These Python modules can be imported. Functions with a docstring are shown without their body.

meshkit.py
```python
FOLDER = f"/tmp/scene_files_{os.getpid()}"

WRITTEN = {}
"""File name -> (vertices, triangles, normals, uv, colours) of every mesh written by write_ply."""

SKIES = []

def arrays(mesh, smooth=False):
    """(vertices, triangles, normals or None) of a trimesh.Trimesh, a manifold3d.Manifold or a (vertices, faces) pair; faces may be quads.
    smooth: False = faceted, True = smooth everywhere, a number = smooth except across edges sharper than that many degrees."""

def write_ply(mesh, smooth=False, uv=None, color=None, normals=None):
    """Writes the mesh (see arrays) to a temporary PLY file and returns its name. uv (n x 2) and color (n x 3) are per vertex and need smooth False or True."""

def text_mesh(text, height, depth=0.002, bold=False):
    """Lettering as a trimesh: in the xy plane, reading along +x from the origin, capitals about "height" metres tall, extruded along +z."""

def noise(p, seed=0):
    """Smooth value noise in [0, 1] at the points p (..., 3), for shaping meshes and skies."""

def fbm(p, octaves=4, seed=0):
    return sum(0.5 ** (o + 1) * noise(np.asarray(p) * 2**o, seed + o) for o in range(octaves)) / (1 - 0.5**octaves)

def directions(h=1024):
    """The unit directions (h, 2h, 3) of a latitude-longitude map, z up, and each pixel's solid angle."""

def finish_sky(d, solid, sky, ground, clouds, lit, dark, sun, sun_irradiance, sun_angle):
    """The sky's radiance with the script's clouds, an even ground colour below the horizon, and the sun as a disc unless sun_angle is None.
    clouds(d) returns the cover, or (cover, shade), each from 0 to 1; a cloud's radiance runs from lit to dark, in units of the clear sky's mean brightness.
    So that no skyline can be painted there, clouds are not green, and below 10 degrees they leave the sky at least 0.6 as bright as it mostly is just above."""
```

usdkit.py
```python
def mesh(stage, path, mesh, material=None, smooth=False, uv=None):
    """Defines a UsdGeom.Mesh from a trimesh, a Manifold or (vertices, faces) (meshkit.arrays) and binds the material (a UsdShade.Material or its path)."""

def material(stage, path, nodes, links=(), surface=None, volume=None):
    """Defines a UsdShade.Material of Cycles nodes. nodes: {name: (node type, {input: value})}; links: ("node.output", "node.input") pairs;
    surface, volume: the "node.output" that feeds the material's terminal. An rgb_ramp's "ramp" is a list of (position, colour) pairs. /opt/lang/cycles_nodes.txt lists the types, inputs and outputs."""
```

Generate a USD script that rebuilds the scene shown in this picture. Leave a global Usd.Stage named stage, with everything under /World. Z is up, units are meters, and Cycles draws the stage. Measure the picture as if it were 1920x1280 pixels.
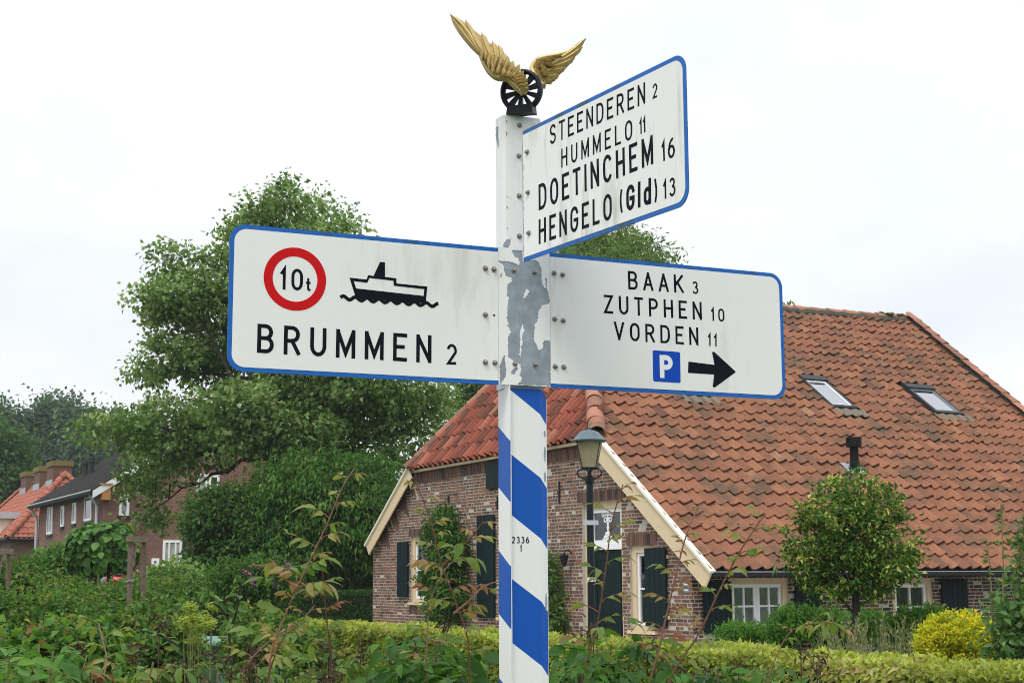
import math, random
import numpy as np, trimesh, shapely, usdkit, meshkit
from shapely.geometry import Polygon, LineString, Point, box as sbox
from shapely.ops import unary_union
from shapely import affinity
from pxr import Usd, UsdGeom, UsdLux, UsdShade, Sdf, Gf, Vt

stage = Usd.Stage.CreateInMemory()
UsdGeom.SetStageUpAxis(stage, UsdGeom.Tokens.z)
UsdGeom.SetStageMetersPerUnit(stage, 1.0)
UsdGeom.Xform.Define(stage, '/World')
stage.SetDefaultPrim(stage.GetPrimAtPath('/World'))

# ---------------------------------------------------------------- camera
EYE = np.array([0, 0, 1.75])
FPX, PITCH, ROLL = 2804.6, .1568, -.0052          # focal length in pixels of a 1920 px wide picture
cf = np.array([0, math.cos(PITCH), math.sin(PITCH)]); cu0 = np.array([0, -math.sin(PITCH), math.cos(PITCH)]); cx0 = np.array([1., 0, 0])
CX = math.cos(ROLL) * cx0 + math.sin(ROLL) * cu0
CU = -math.sin(ROLL) * cx0 + math.cos(ROLL) * cu0
cam = UsdGeom.Camera.Define(stage, '/World/camera')
cam.CreateHorizontalApertureAttr(36.0)
cam.CreateVerticalApertureAttr(36.0 * 682 / 1024)
cam.CreateFocalLengthAttr(36.0 * FPX / 1920)
cam.CreateClippingRangeAttr(Gf.Vec2f(.1, 3000))
m4 = np.eye(4); m4[0, :3] = CX; m4[1, :3] = CU; m4[2, :3] = -cf; m4[3, :3] = EYE
cam.AddTransformOp().Set(Gf.Matrix4d(m4.tolist()))
cam.CreateExposureAttr(EXPOSURE if 'EXPOSURE' in globals() else 0.3)

# ---------------------------------------------------------------- sky (overcast) and veiled sun
SUN_EL, SUN_AZ = math.radians(56), math.radians(205)   # azimuth = atan2(x, y): behind the camera, slightly left
usdkit_sky = usdkit.material(stage, '/World/Looks/overcast_sky', {
    'tc': ('texture_coordinate', {}),
    'mp': ('mapping', {'scale': (1, 1, 2.2)}),
    'no': ('noise_texture', {'scale': 3.2, 'detail': 6, 'roughness': .55}),
    'cr': ('rgb_ramp', {'ramp': [(.34, (7.6, 7.95, 8.55)), (.64, (9.3, 9.42, 9.7))]}),
    'sky': ('sky_texture', {'sky_type': 'single_scattering', 'sun_disc': False, 'sun_elevation': SUN_EL, 'sun_rotation': SUN_AZ}),
    'mx': ('mix', {'fac': .93}), 'sx': ('separate_xyz', {}), 'el': ('map_range', {'from_min': 0, 'from_max': .5, 'to_min': .86, 'to_max': 1.16}), 'ec': ('combine_color', {'color_type': 'rgb'}), 'em': ('mix', {'mix_type': 'multiply', 'fac': 1.}),
    'bg': ('background_shader', {'strength': .1}),
}, [('tc.generated', 'mp.vector'), ('mp.vector', 'no.vector'), ('no.fac', 'cr.fac'), ('sky.color', 'mx.color1'), ('cr.color', 'mx.color2'), ('tc.generated', 'sx.vector'), ('sx.z', 'el.value'), ('el.result', 'ec.r'), ('el.result', 'ec.g'), ('el.result', 'ec.b'), ('mx.color', 'em.color1'), ('ec.color', 'em.color2'), ('em.color', 'bg.color')], surface='bg.background')
dome = UsdLux.DomeLight.Define(stage, '/World/sky')
dome.CreateIntensityAttr(1.0)
UsdShade.MaterialBindingAPI.Apply(dome.GetPrim()).Bind(usdkit_sky)
dome.GetPrim().SetCustomDataByKey('kind', 'structure')
sun = UsdLux.DistantLight.Define(stage, '/World/veiled_sun')
sun.CreateNormalizeAttr(True); sun.CreateIntensityAttr(.4); sun.CreateAngleAttr(25.0); sun.CreateColorAttr(Gf.Vec3f(1, .965, .91))
sd = np.array([math.sin(SUN_AZ) * math.cos(SUN_EL), math.cos(SUN_AZ) * math.cos(SUN_EL), math.sin(SUN_EL)])
zx = np.cross([0, 0, 1], sd); zx /= np.linalg.norm(zx); zy = np.cross(sd, zx)
m4 = np.eye(4); m4[0, :3] = zx; m4[1, :3] = zy; m4[2, :3] = sd
sun.AddTransformOp().Set(Gf.Matrix4d(m4.tolist()))

# ---------------------------------------------------------------- survey: sight lines of the photograph met with planes of the place
def ray(px, py): return CX * (px - 960) / FPX + CU * (640 - py) / FPX + cf
def at(px, py, Y):
    d = ray(px, py); return EYE + d * (Y / d[1])
def hit(px, py, O, n):
    d = ray(px, py); return EYE + d * (((O - EYE) @ n) / (d @ n))
def unit(v): v = np.asarray(v, float); return v / np.linalg.norm(v)

# ---------------------------------------------------------------- prims
TAKEN = set()
class Thing:
    def __init__(s, path, org): s.path, s.org = path, np.asarray(org, float)
def numbered(path):
    if path not in TAKEN: TAKEN.add(path); return path
    k = 1
    while f'{path}_{k:03d}' in TAKEN: k += 1
    TAKEN.add(f'{path}_{k:03d}'); return f'{path}_{k:03d}'
def tag(path, label=None, cat=None, group=None, kind=None):
    pr = stage.GetPrimAtPath(path)
    for k, v in (('label', label), ('category', cat), ('group', group), ('kind', kind)):
        if v: pr.SetCustomDataByKey(k, v)
def thing(name, org, label=None, cat=None, group=None, kind=None):
    p = numbered('/World/' + name); x = UsdGeom.Xform.Define(stage, p); x.AddTranslateOp().Set(Gf.Vec3d(*map(float, org)))
    tag(p, label, cat, group, kind); return Thing(p, org)
NEXT = {}
def put(name, mesh, mat, parent=None, tint=None, smooth=False, label=None, cat=None, group=None, kind=None):
    org = parent.org if parent else np.zeros(3)
    base = (parent.path if parent else '/World') + '/' + name
    k = NEXT.get(base, 0); p = base if k == 0 else f'{base}_{k:03d}'
    while p in TAKEN: k += 1; p = f'{base}_{k:03d}'
    NEXT[base] = k + 1; TAKEN.add(p)
    if hasattr(mesh, 'to_mesh'):
        q = mesh.to_mesh(); mesh = (q.vert_properties[:, :3], q.tri_verts)
    elif isinstance(mesh, trimesh.Trimesh): mesh = (mesh.vertices, mesh.faces)
    v = np.asarray(mesh[0], float) - org
    m = usdkit.mesh(stage, p, (v, mesh[1]), M[mat], smooth=smooth)
    if tint is not None:
        t = np.atleast_1d(np.asarray(tint, np.float32))
        UsdGeom.PrimvarsAPI(m).CreatePrimvar('tint', Sdf.ValueTypeNames.FloatArray, 'vertex' if len(t) > 1 else 'constant').Set(Vt.FloatArray.FromNumpy(t))
    tag(p, label, cat, group, kind)
    return Thing(p, org)

# ---------------------------------------------------------------- mesh collecting
class MB:
    def __init__(s): s.v, s.f, s.t, s.n = [], [], [], 0
    def add(s, v, f, t=.5):
        v = np.asarray(v, float); f = np.asarray(f, int)
        if f.shape[1] == 4: f = np.vstack([f[:, [0, 1, 2]], f[:, [0, 2, 3]]])
        s.v.append(v); s.f.append(f + s.n); s.n += len(v); s.t.append(np.full(len(v), t) if np.ndim(t) == 0 else np.asarray(t)); return s
    def mesh(s): return (np.vstack(s.v), np.vstack(s.f))
    def tint(s): return np.concatenate(s.t)
    def tm(s, m, t=.5): return s.add(m.vertices, m.faces, t)
    def box(s, lo, hi, fr=None, t=.5):
        x0, y0, z0 = lo; x1, y1, z1 = hi
        v = np.array([[x0, y0, z0], [x1, y0, z0], [x1, y1, z0], [x0, y1, z0], [x0, y0, z1], [x1, y0, z1], [x1, y1, z1], [x0, y1, z1]], float)
        f = np.array([[0, 3, 2, 1], [4, 5, 6, 7], [0, 1, 5, 4], [1, 2, 6, 5], [2, 3, 7, 6], [3, 0, 4, 7]])
        if fr:
            v = fr(v)
            if left_handed(v[1] - v[0], v[3] - v[0], v[4] - v[0]): f = f[:, ::-1]
        return s.add(v, f, t)
    def tube(s, pts, rad, n=8, t=.5, cap=True):
        pts = np.asarray(pts, float); rad = np.broadcast_to(np.asarray(rad, float), (len(pts),))
        T = np.gradient(pts, axis=0); T /= np.maximum(np.linalg.norm(T, axis=1, keepdims=True), 1e-9)
        a = np.array([0, 0, 1.]) if abs(T[0, 2]) < .9 else np.array([1., 0, 0])
        v = []
        for i in range(len(pts)):
            b = np.cross(T[i], a); b /= max(np.linalg.norm(b), 1e-9); a = np.cross(b, T[i])
            ang = np.arange(n) * 2 * np.pi / n
            v.append(pts[i] + rad[i] * (np.cos(ang)[:, None] * a + np.sin(ang)[:, None] * b))
        f = [[i * n + j, i * n + (j + 1) % n, (i + 1) * n + (j + 1) % n, (i + 1) * n + j] for i in range(len(pts) - 1) for j in range(n)]
        v = np.vstack(v); f = np.array(f); f = np.vstack([f[:, [0, 1, 2]], f[:, [0, 2, 3]]])
        if cap:
            k = len(v); v = np.vstack([v, pts[0], pts[-1]]); e = (len(pts) - 1) * n
            f = np.vstack([f, [[k, (j + 1) % n, j] for j in range(n)], [[k + 1, e + j, e + (j + 1) % n] for j in range(n)]])
        return s.add(v, f[:, ::-1], t)
    def prism(s, poly, fr, n0, n1, t=.5):
        """shapely polygon in a plane, pushed from n0 to n1 along the plane's normal; fr maps (x, y, n) rows to the world"""
        for g in getattr(poly, 'geoms', [poly]):
            if g.is_empty or g.area < 1e-8 or g.geom_type != 'Polygon': continue
            m = trimesh.creation.extrude_polygon(g, n1 - n0, engine='earcut')
            v = np.array(m.vertices); v[:, 2] += n0
            q = fr(np.vstack([np.zeros(3), np.eye(3)]))
            s.add(fr(v), m.faces[:, ::-1] if left_handed(q[1] - q[0], q[2] - q[0], q[3] - q[0]) else m.faces, t)
        return s
    def lathe(s, prof, c, n=20, t=.5, axis=None):
        prof = np.asarray(prof, float); ang = np.arange(n) * 2 * np.pi / n; v = []
        for r, z in prof: v.append(np.c_[r * np.cos(ang), r * np.sin(ang), np.full(n, z)])
        v = np.vstack(v)
        if axis is not None:
            ax = unit(axis); e1 = unit(np.cross(ax, [.3, .2, .9])); e2 = np.cross(ax, e1)
            v = v[:, :1] * e1 + v[:, 1:2] * e2 + v[:, 2:] * ax
        f = [[i * n + j, i * n + (j + 1) % n, (i + 1) * n + (j + 1) % n, (i + 1) * n + j] for i in range(len(prof) - 1) for j in range(n)]
        return s.add(v + np.asarray(c), f, t)
def left_handed(a, b, c): return np.linalg.det(np.array([a, b, c])) < 0
def frame(O, ex, ey, en):
    O, ex, ey, en = (np.asarray(q, float) for q in (O, ex, ey, en))
    return lambda v: O + v[:, :1] * ex + v[:, 1:2] * ey + v[:, 2:3] * en
def rrect(x0, y0, x1, y1, rad, corners=(1, 1, 1, 1), n=8):
    """rounded rectangle, corners (bottom-left, bottom-right, top-right, top-left)"""
    p = []
    for (cx, cy, a0), on in zip(((x0 + rad, y0 + rad, 180), (x1 - rad, y0 + rad, 270), (x1 - rad, y1 - rad, 0), (x0 + rad, y1 - rad, 90)), corners):
        if on: p += [(cx + rad * math.cos(math.radians(a0 + 90 * k / n)), cy + rad * math.sin(math.radians(a0 + 90 * k / n))) for k in range(n + 1)]
        else: p.append((x0 if a0 in (180, 90) else x1, y0 if a0 in (180, 270) else y1))
    return Polygon(p)

# ---------------------------------------------------------------- materials
M = {}
def mat(name, nodes, links, surface='p.BSDF', **k): M[name] = usdkit.material(stage, '/World/Looks/' + name, nodes, links, surface=surface, **k)
def plain(name, col, rough=.5, metal=0, bumpy=0, scale=40, var=.12, spec=.5, coat=0):
    lo, hi = [c * (1 - var) for c in col], [min(1, c * (1 + var)) for c in col]
    mat(name, {'g': ('geometry', {}), 'n': ('noise_texture', {'scale': scale, 'detail': 5, 'roughness': .6}), 'r': ('rgb_ramp', {'ramp': [(.3, lo), (.7, hi)]}),
               'b': ('bump', {'strength': bumpy, 'distance': .01}), 'p': ('principled_bsdf', {'roughness': rough, 'metallic': metal, 'specular_ior_level': spec, 'coat_weight': coat})},
        [('g.position', 'n.vector'), ('n.fac', 'r.fac'), ('r.color', 'p.base_color')] + ([('n.fac', 'b.height'), ('b.normal', 'p.normal')] if bumpy else []))
def leafmat(name, ramp, trans=.3, rough=.45, spec=.4, var=.25, nscale=1.5):
    """foliage: colour from each leaf's own tint, with broad tonal variation over the plant, some light coming through"""
    mat(name, {'a': ('attribute', {'attribute': 'tint'}), 'r': ('rgb_ramp', {'ramp': ramp}), 'g': ('geometry', {}),
               'n': ('noise_texture', {'scale': nscale, 'detail': 3}), 'mr': ('map_range', {'from_min': .3, 'from_max': .7, 'to_min': 1 - var, 'to_max': 1 + var}),
               'cc': ('combine_color', {'color_type': 'rgb'}), 'm': ('mix', {'mix_type': 'multiply', 'fac': 1.0}),
               'p': ('principled_bsdf', {'roughness': rough, 'specular_ior_level': spec}), 't': ('translucent_bsdf', {}), 'x': ('mix_closure', {'fac': trans}),
               'h': ('hsv', {'hue': .48, 'saturation': 1.1, 'value': 1.25})},
        [('a.fac', 'r.fac'), ('g.position', 'n.vector'), ('n.fac', 'mr.value'), ('mr.result', 'cc.r'), ('mr.result', 'cc.g'), ('mr.result', 'cc.b'), ('r.color', 'm.color1'), ('cc.color', 'm.color2'),
         ('m.color', 'p.base_color'), ('m.color', 'h.color'), ('h.color', 't.color'), ('p.BSDF', 'x.closure1'), ('t.BSDF', 'x.closure2')], surface='x.closure')
def tinted(name, ramp, rough=.8, dirt=None, dscale=3, damt=.5, bumpy=.4, bscale=120, spec=.3, dlo=.52):
    """each piece takes its tone from its own tint; grain and blotches of dirt or lichen on top"""
    nodes = {'a': ('attribute', {'attribute': 'tint'}), 'r': ('rgb_ramp', {'ramp': ramp}), 'g': ('geometry', {}), 'n': ('noise_texture', {'scale': bscale, 'detail': 5, 'roughness': .65}),
             'n2': ('noise_texture', {'scale': dscale, 'detail': 7, 'roughness': .68}), 'dr': ('map_range', {'from_min': dlo, 'from_max': dlo + .17, 'to_min': 0, 'to_max': damt}),
             'm': ('mix', {'color2': dirt or (.1, .09, .07)}), 'gr': ('map_range', {'from_min': .25, 'from_max': .75, 'to_min': .78, 'to_max': 1.2}), 'cc': ('combine_color', {'color_type': 'rgb'}),
             'm2': ('mix', {'mix_type': 'multiply', 'fac': 1.0}), 'b': ('bump', {'strength': bumpy, 'distance': .006}), 'p': ('principled_bsdf', {'roughness': rough, 'specular_ior_level': spec})}
    mat(name, nodes, [('a.fac', 'r.fac'), ('g.position', 'n.vector'), ('g.position', 'n2.vector'), ('n2.fac', 'dr.value'), ('dr.result', 'm.fac'), ('r.color', 'm.color1'),
        ('n.fac', 'gr.value'), ('gr.result', 'cc.r'), ('gr.result', 'cc.g'), ('gr.result', 'cc.b'), ('m.color', 'm2.color1'), ('cc.color', 'm2.color2'), ('m2.color', 'p.base_color'), ('n.fac', 'b.height'), ('b.normal', 'p.normal')])
def painted(name, col, dirt, rough=.35, amt=.5, lo=.55, hi=.75, streak=(9, 9, 1.6), dscale=1.0, spec=.5):
    """paint with faint algae and rain streaks"""
    mat(name, {'g': ('geometry', {}), 'mp': ('mapping', {'scale': streak}), 'n': ('noise_texture', {'scale': 2.2, 'detail': 8, 'roughness': .7}), 'n2': ('noise_texture', {'scale': dscale, 'detail': 3}),
               'mu': ('math', {'math_type': 'multiply'}), 'dr': ('map_range', {'from_min': lo * .5, 'from_max': hi * .5, 'to_min': 0, 'to_max': amt}), 'm': ('mix', {'color1': col, 'color2': dirt}),
               'n3': ('noise_texture', {'scale': 300, 'detail': 2}), 'b': ('bump', {'strength': .05, 'distance': .002}), 'p': ('principled_bsdf', {'roughness': rough, 'specular_ior_level': spec})},
        [('g.position', 'mp.vector'), ('mp.vector', 'n.vector'), ('g.position', 'n2.vector'), ('n.fac', 'mu.value1'), ('n2.fac', 'mu.value2'), ('mu.value', 'dr.value'), ('dr.result', 'm.fac'), ('m.color', 'p.base_color'),
         ('g.position', 'n3.vector'), ('n3.fac', 'b.height'), ('b.normal', 'p.normal')])
painted('sign_white', (.77, .77, .745), (.36, .36, .27), .38, .48, .56, .95, (7, 7, 1.3), 1.6)
painted('sign_white_mossy', (.76, .76, .735), (.24, .26, .16), .4, .62, .54, .86, (12, 12, 1.3), 2.2)
painted('sign_blue', (.014, .12, .43), (.03, .07, .04), .4, .8, .55, .75, (6, 6, 4), spec=.2)
painted('post_white', (.77, .77, .755), (.33, .32, .26), .35, .6, .6, .95)
painted('post_blue', (.008, .085, .40), (.03, .06, .2), .4, .5, .6, .9, spec=.18)
painted('parking_blue', (.006, .065, .44), (.02, .05, .3), .45, .2, spec=.1)
painted('sign_red', (.55, .007, .010), (.3, .02, .02), .5, .2, spec=.1)
plain('sign_black', (.008, .008, .014), .6, var=.2, spec=.06)
plain('zinc', (.27, .31, .345), .55, .35, .15, 25, .2)
plain('bolt_steel', (.27, .25, .22), .35, .9, .1, 200, .2)
plain('gold', (.48, .365, .15), .38, .6, .12, 150, .2)
plain('flue_black', (.010, .0105, .011), .6, 0, 0, 20, .1, spec=.1)
plain('black_iron', (.010, .0105, .017), .42, 0, .2, 60, .3, spec=.22)
plain('lamp_green', (.007, .013, .016), .4, 0, .1, 50, .25, spec=.2)
plain('lamp_hood', (.085, .125, .145), .4, .1, .15, 40, .2)
plain('dark_green', (.005, .015, .0165), .5, 0, .1, 30, .25, spec=.12)
plain('cream', (.62, .50, .315), .5, 0, .06, 20, .06)
plain('white_frame', (.78, .79, .79), .4, 0, 0, 20, .03)
plain('lead', (.33, .36, .40), .55, .3, .2, 12, .18)
plain('apron', (.15, .125, .09), .75, 0, .4, 25, .25)
plain('skylight_grey', (.03, .032, .034), .5, 0, 0, 20, .1, spec=.2)
plain('gutter_grey', (.022, .024, .026), .55, 0, .1, 12, .2, spec=.15)
plain('gutter_lip', (.25, .26, .27), .45, .3, .1, 12, .2)
plain('mortar', (.43, .395, .345), .9, 0, .5, 60, .18)
plain('old_mortar', (.085, .08, .065), .95, 0, .8, 30, .4)
plain('under_roof', (.03, .022, .017), .9)
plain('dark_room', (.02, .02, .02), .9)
plain('curtain', (.34, .36, .37), .9, 0, .3, 60, .15)
plain('iron', (.014, .013, .013), .6, 0, .3, 90, .3)
plain('plaque_blue', (.17, .26, .38), .35)
plain('moss', (.13, .125, .03), .95, 0, .9, 60, .5)
plain('bark', (.055, .045, .035), .9, 0, .9, 30, .4)
plain('dark_bark', (.020, .016, .012), .9, 0, .9, 30, .4)
plain('stake_wood', (.135, .098, .07), .85, 0, .7, 30, .35)
plain('stem_green', (.14, .13, .045), .55, 0, .3, 60, .3)
plain('stem_red', (.17, .07, .038), .5, 0, .3, 60, .3)
plain('dry_brown', (.075, .045, .028), .95, 0, .6, 90, .5)
plain('pink_flower', (.30, .10, .20), .7, var=.25)
plain('petal_red', (.16, .012, .02), .7, var=.25)
plain('umbel_yellow', (.28, .36, .03), .7, 0, .3, 200, .35)
plain('car_red', (.42, .006, .02), .25, 0, 0, 5, .05, coat=.6)
plain('car_dark', (.012, .013, .015), .15)
plain('cloth_grey', (.3, .33, .36), .9)
plain('cloth_red', (.55, .01, .015), .8)
plain('bin_green', (.035, .11, .06), .45, 0, .05, 20, .15)
plain('bin_lid', (.16, .30, .23), .4, 0, .05, 20, .15)
plain('birdhouse_wood', (.42, .19, .06), .7, 0, .3, 40, .25)
plain('zinc_pale', (.42, .46, .50), .5, .2, .1, 8, .12)
plain('hedge_core', (.028, .022, .012), 1, 0, .8, 40, .5)
plain('paving', (.34, .31, .27), .9, 0, .5, 5, .2)
plain('soil', (.05, .04, .028), 1, 0, .8, 6, .4)
mat('ground', {'g': ('geometry', {}), 'n': ('noise_texture', {'scale': .6, 'detail': 8, 'roughness': .7}), 'r': ('rgb_ramp', {'ramp': [(.3, (.035, .05, .016)), (.55, (.05, .085, .02)), (.75, (.09, .085, .05))]}),
               'b': ('bump', {'strength': .6, 'distance': .05}), 'p': ('principled_bsdf', {'roughness': 1.})}, [('g.position', 'n.vector'), ('n.fac', 'r.fac'), ('r.color', 'p.base_color'), ('n.fac', 'b.height'), ('b.normal', 'p.normal')])
mat('pane', {'f': ('fresnel', {'IOR': 1.5}), 'a': ('math', {'math_type': 'multiply_add', 'value2': 1.3, 'value3': .02}), 't': ('transparent_bsdf', {'color': (.82, .86, .86)}), 'g': ('glossy_bsdf', {'color': (.95, .97, 1), 'roughness': .02}), 'x': ('mix_closure', {})},
    [('f.fac', 'a.value1'), ('a.value', 'x.fac'), ('t.BSDF', 'x.closure1'), ('g.BSDF', 'x.closure2')], surface='x.closure')
mat('skylight_pane', {'f': ('fresnel', {'IOR': 2.3}), 'a': ('math', {'math_type': 'multiply_add', 'value2': 1.0, 'value3': .25}), 't': ('transparent_bsdf', {'color': (.5, .55, .56)}), 'g': ('glossy_bsdf', {'color': (.95, .98, 1), 'roughness': .03}), 'x': ('mix_closure', {})},
    [('f.fac', 'a.value1'), ('a.value', 'x.fac'), ('t.BSDF', 'x.closure1'), ('g.BSDF', 'x.closure2')], surface='x.closure')
mat('lamp_glass', {'g': ('geometry', {}), 'n': ('noise_texture', {'scale': 12, 'detail': 4}), 'r': ('rgb_ramp', {'ramp': [(.3, (.40, .34, .20)), (.7, (.50, .44, .30))]}), 'p': ('principled_bsdf', {'roughness': .22}), 't': ('translucent_bsdf', {'color': (.6, .53, .36)}), 'x': ('mix_closure', {'fac': .4})},
    [('g.position', 'n.vector'), ('n.fac', 'r.fac'), ('r.color', 'p.base_color'), ('p.BSDF', 'x.closure1'), ('t.BSDF', 'x.closure2')], surface='x.closure')
tinted('pantile', [(0, (.11, .056, .04)), (.25, (.185, .085, .054)), (.5, (.245, .108, .063)), (.75, (.295, .135, .076)), (1, (.31, .19, .12))], .9, (.095, .075, .052), 1.3, .8, .7, 24, .1, .47)
tinted('ridge_clay', [(0, (.22, .10, .07)), (1, (.42, .19, .12))], .85, (.10, .10, .04), 2.5, .75, .5, 60)
tinted('hip_tile', [(0, (.10, .04, .026)), (.3, (.19, .058, .034)), (.65, (.30, .075, .042)), (1, (.36, .15, .09))], .8, (.05, .042, .035), 2.5, .75, .5, 60)
tinted('brick', [(0, (.05, .034, .030)), (.2, (.10, .060, .044)), (.42, (.158, .09, .06)), (.62, (.20, .10, .062)), (.85, (.23, .10, .06)), (1, (.21, .135, .095))], .9, (.13, .105, .09), 1.3, .4, .6, 90)
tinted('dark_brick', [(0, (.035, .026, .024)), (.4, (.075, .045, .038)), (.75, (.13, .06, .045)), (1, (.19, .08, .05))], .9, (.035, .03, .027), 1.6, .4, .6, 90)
tinted('orange_tile', [(0, (.27, .08, .045)), (1, (.38, .13, .075))], .7, (.22, .08, .05), 1.0, .5, .2, 30)
tinted('slate_tile', [(0, (.016, .015, .015)), (1, (.036, .033, .031))], .8, (.045, .042, .036), .8, .4, .2, 30, .12)
def farbrick(name, c1, c2, mo, sc=1.0):
    mat(name, {'uv': ('uvmap', {'attribute': 'st'}), 'b': ('brick_texture', {'scale': 1.0, 'brick_width': .22, 'row_height': .0625, 'mortar_size': .006, 'color1': c1, 'color2': c2, 'mortar': mo, 'bias': -.1}),
               'g': ('geometry', {}), 'n': ('noise_texture', {'scale': .8, 'detail': 6, 'roughness': .65}), 'mr': ('map_range', {'from_min': .3, 'from_max': .7, 'to_min': .75, 'to_max': 1.2}), 'cc': ('combine_color', {'color_type': 'rgb'}), 'm': ('mix', {'mix_type': 'multiply', 'fac': 1.}),
               'bu': ('bump', {'strength': .5, 'distance': .01, 'invert': True}), 'p': ('principled_bsdf', {'roughness': .9})},
        [('uv.UV', 'b.vector'), ('g.position', 'n.vector'), ('n.fac', 'mr.value'), ('mr.result', 'cc.r'), ('mr.result', 'cc.g'), ('mr.result', 'cc.b'), ('b.color', 'm.color1'), ('cc.color', 'm.color2'), ('m.color', 'p.base_color'), ('b.fac', 'bu.height'), ('bu.normal', 'p.normal')])
farbrick('far_brick', (.21, .088, .058), (.145, .062, .045), (.18, .14, .115))
farbrick('far_brick_brown', (.20, .083, .055), (.13, .06, .043), (.21, .175, .145))
leafmat('lime_leaf', [(0, (.05, .115, .02)), (.5, (.135, .24, .06)), (.85, (.235, .345, .115)), (1, (.36, .43, .21))], .45, .55, .2, .2, .8)
leafmat('laurel_leaf', [(0, (.02, .068, .011)), (.6, (.05, .145, .02)), (1, (.14, .24, .04))], .3, .5, .2)
leafmat('beech_leaf', [(0, (.03, .08, .015)), (.55, (.065, .15, .025)), (.9, (.13, .22, .04)), (1, (.22, .20, .055))], .33, .5, .2)
leafmat('dark_hedge_leaf', [(0, (.016, .05, .010)), (1, (.05, .12, .022))], .24, .5, .2)
leafmat('golden_leaf', [(0, (.08, .105, .02)), (.4, (.19, .245, .04)), (.72, (.32, .385, .065)), (.9, (.43, .48, .12)), (1, (.36, .30, .13))], .32, .5, .2, .18)
leafmat('catalpa_leaf', [(0, (.03, .085, .012)), (.6, (.06, .165, .02)), (1, (.12, .25, .035))], .32, .45, .3)
leafmat('holly_leaf', [(0, (.02, .07, .012)), (.45, (.05, .135, .018)), (.7, (.10, .20, .025)), (.86, (.28, .36, .055)), (1, (.44, .46, .11))], .25, .45, .22, .15)
leafmat('yellow_bush_leaf', [(0, (.17, .25, .018)), (.4, (.42, .48, .02)), (.8, (.64, .60, .03)), (1, (.60, .46, .03))], .34, .45, .3, .12)
leafmat('box_leaf', [(0, (.028, .09, .012)), (1, (.085, .22, .025))], .32, .4, .3)
leafmat('lavender_leaf', [(0, (.07, .12, .04)), (.6, (.15, .20, .075)), (1, (.30, .27, .12))], .25, .6, .2)
leafmat('rose_leaf', [(0, (.04, .11, .025)), (.35, (.085, .18, .03)), (.58, (.16, .235, .05)), (.72, (.25, .255, .07)), (.87, (.29, .20, .08)), (1, (.27, .125, .06))], .34, .5, .2, .15, 6)
leafmat('bush_leaf', [(0, (.03, .095, .022)), (.4, (.07, .185, .026)), (.75, (.13, .26, .035)), (.9, (.21, .25, .05)), (1, (.24, .13, .05))], .33, .45, .22, .18, 5)
leafmat('poplar_leaf', [(0, (.03, .068, .028)), (.6, (.06, .118, .05)), (1, (.115, .18, .09))], .28, .5, .2, .25, .12)
leafmat('robinia_leaf', [(0, (.045, .10, .02)), (.6, (.10, .19, .035)), (1, (.18, .26, .055))], .32, .45, .3, .2, .5)
leafmat('apple_leaf', [(0, (.045, .105, .03)), (.6, (.09, .19, .045)), (1, (.18, .27, .08))], .36, .45, .25, .2)

# ---------------------------------------------------------------- ground
put('ground', (np.array([[-1500, -200, 0], [1500, -200, 0], [1500, 2500, 0], [-1500, 2500, 0.]]), np.array([[0, 1, 2], [0, 2, 3]])), 'ground', kind='structure')
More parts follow.
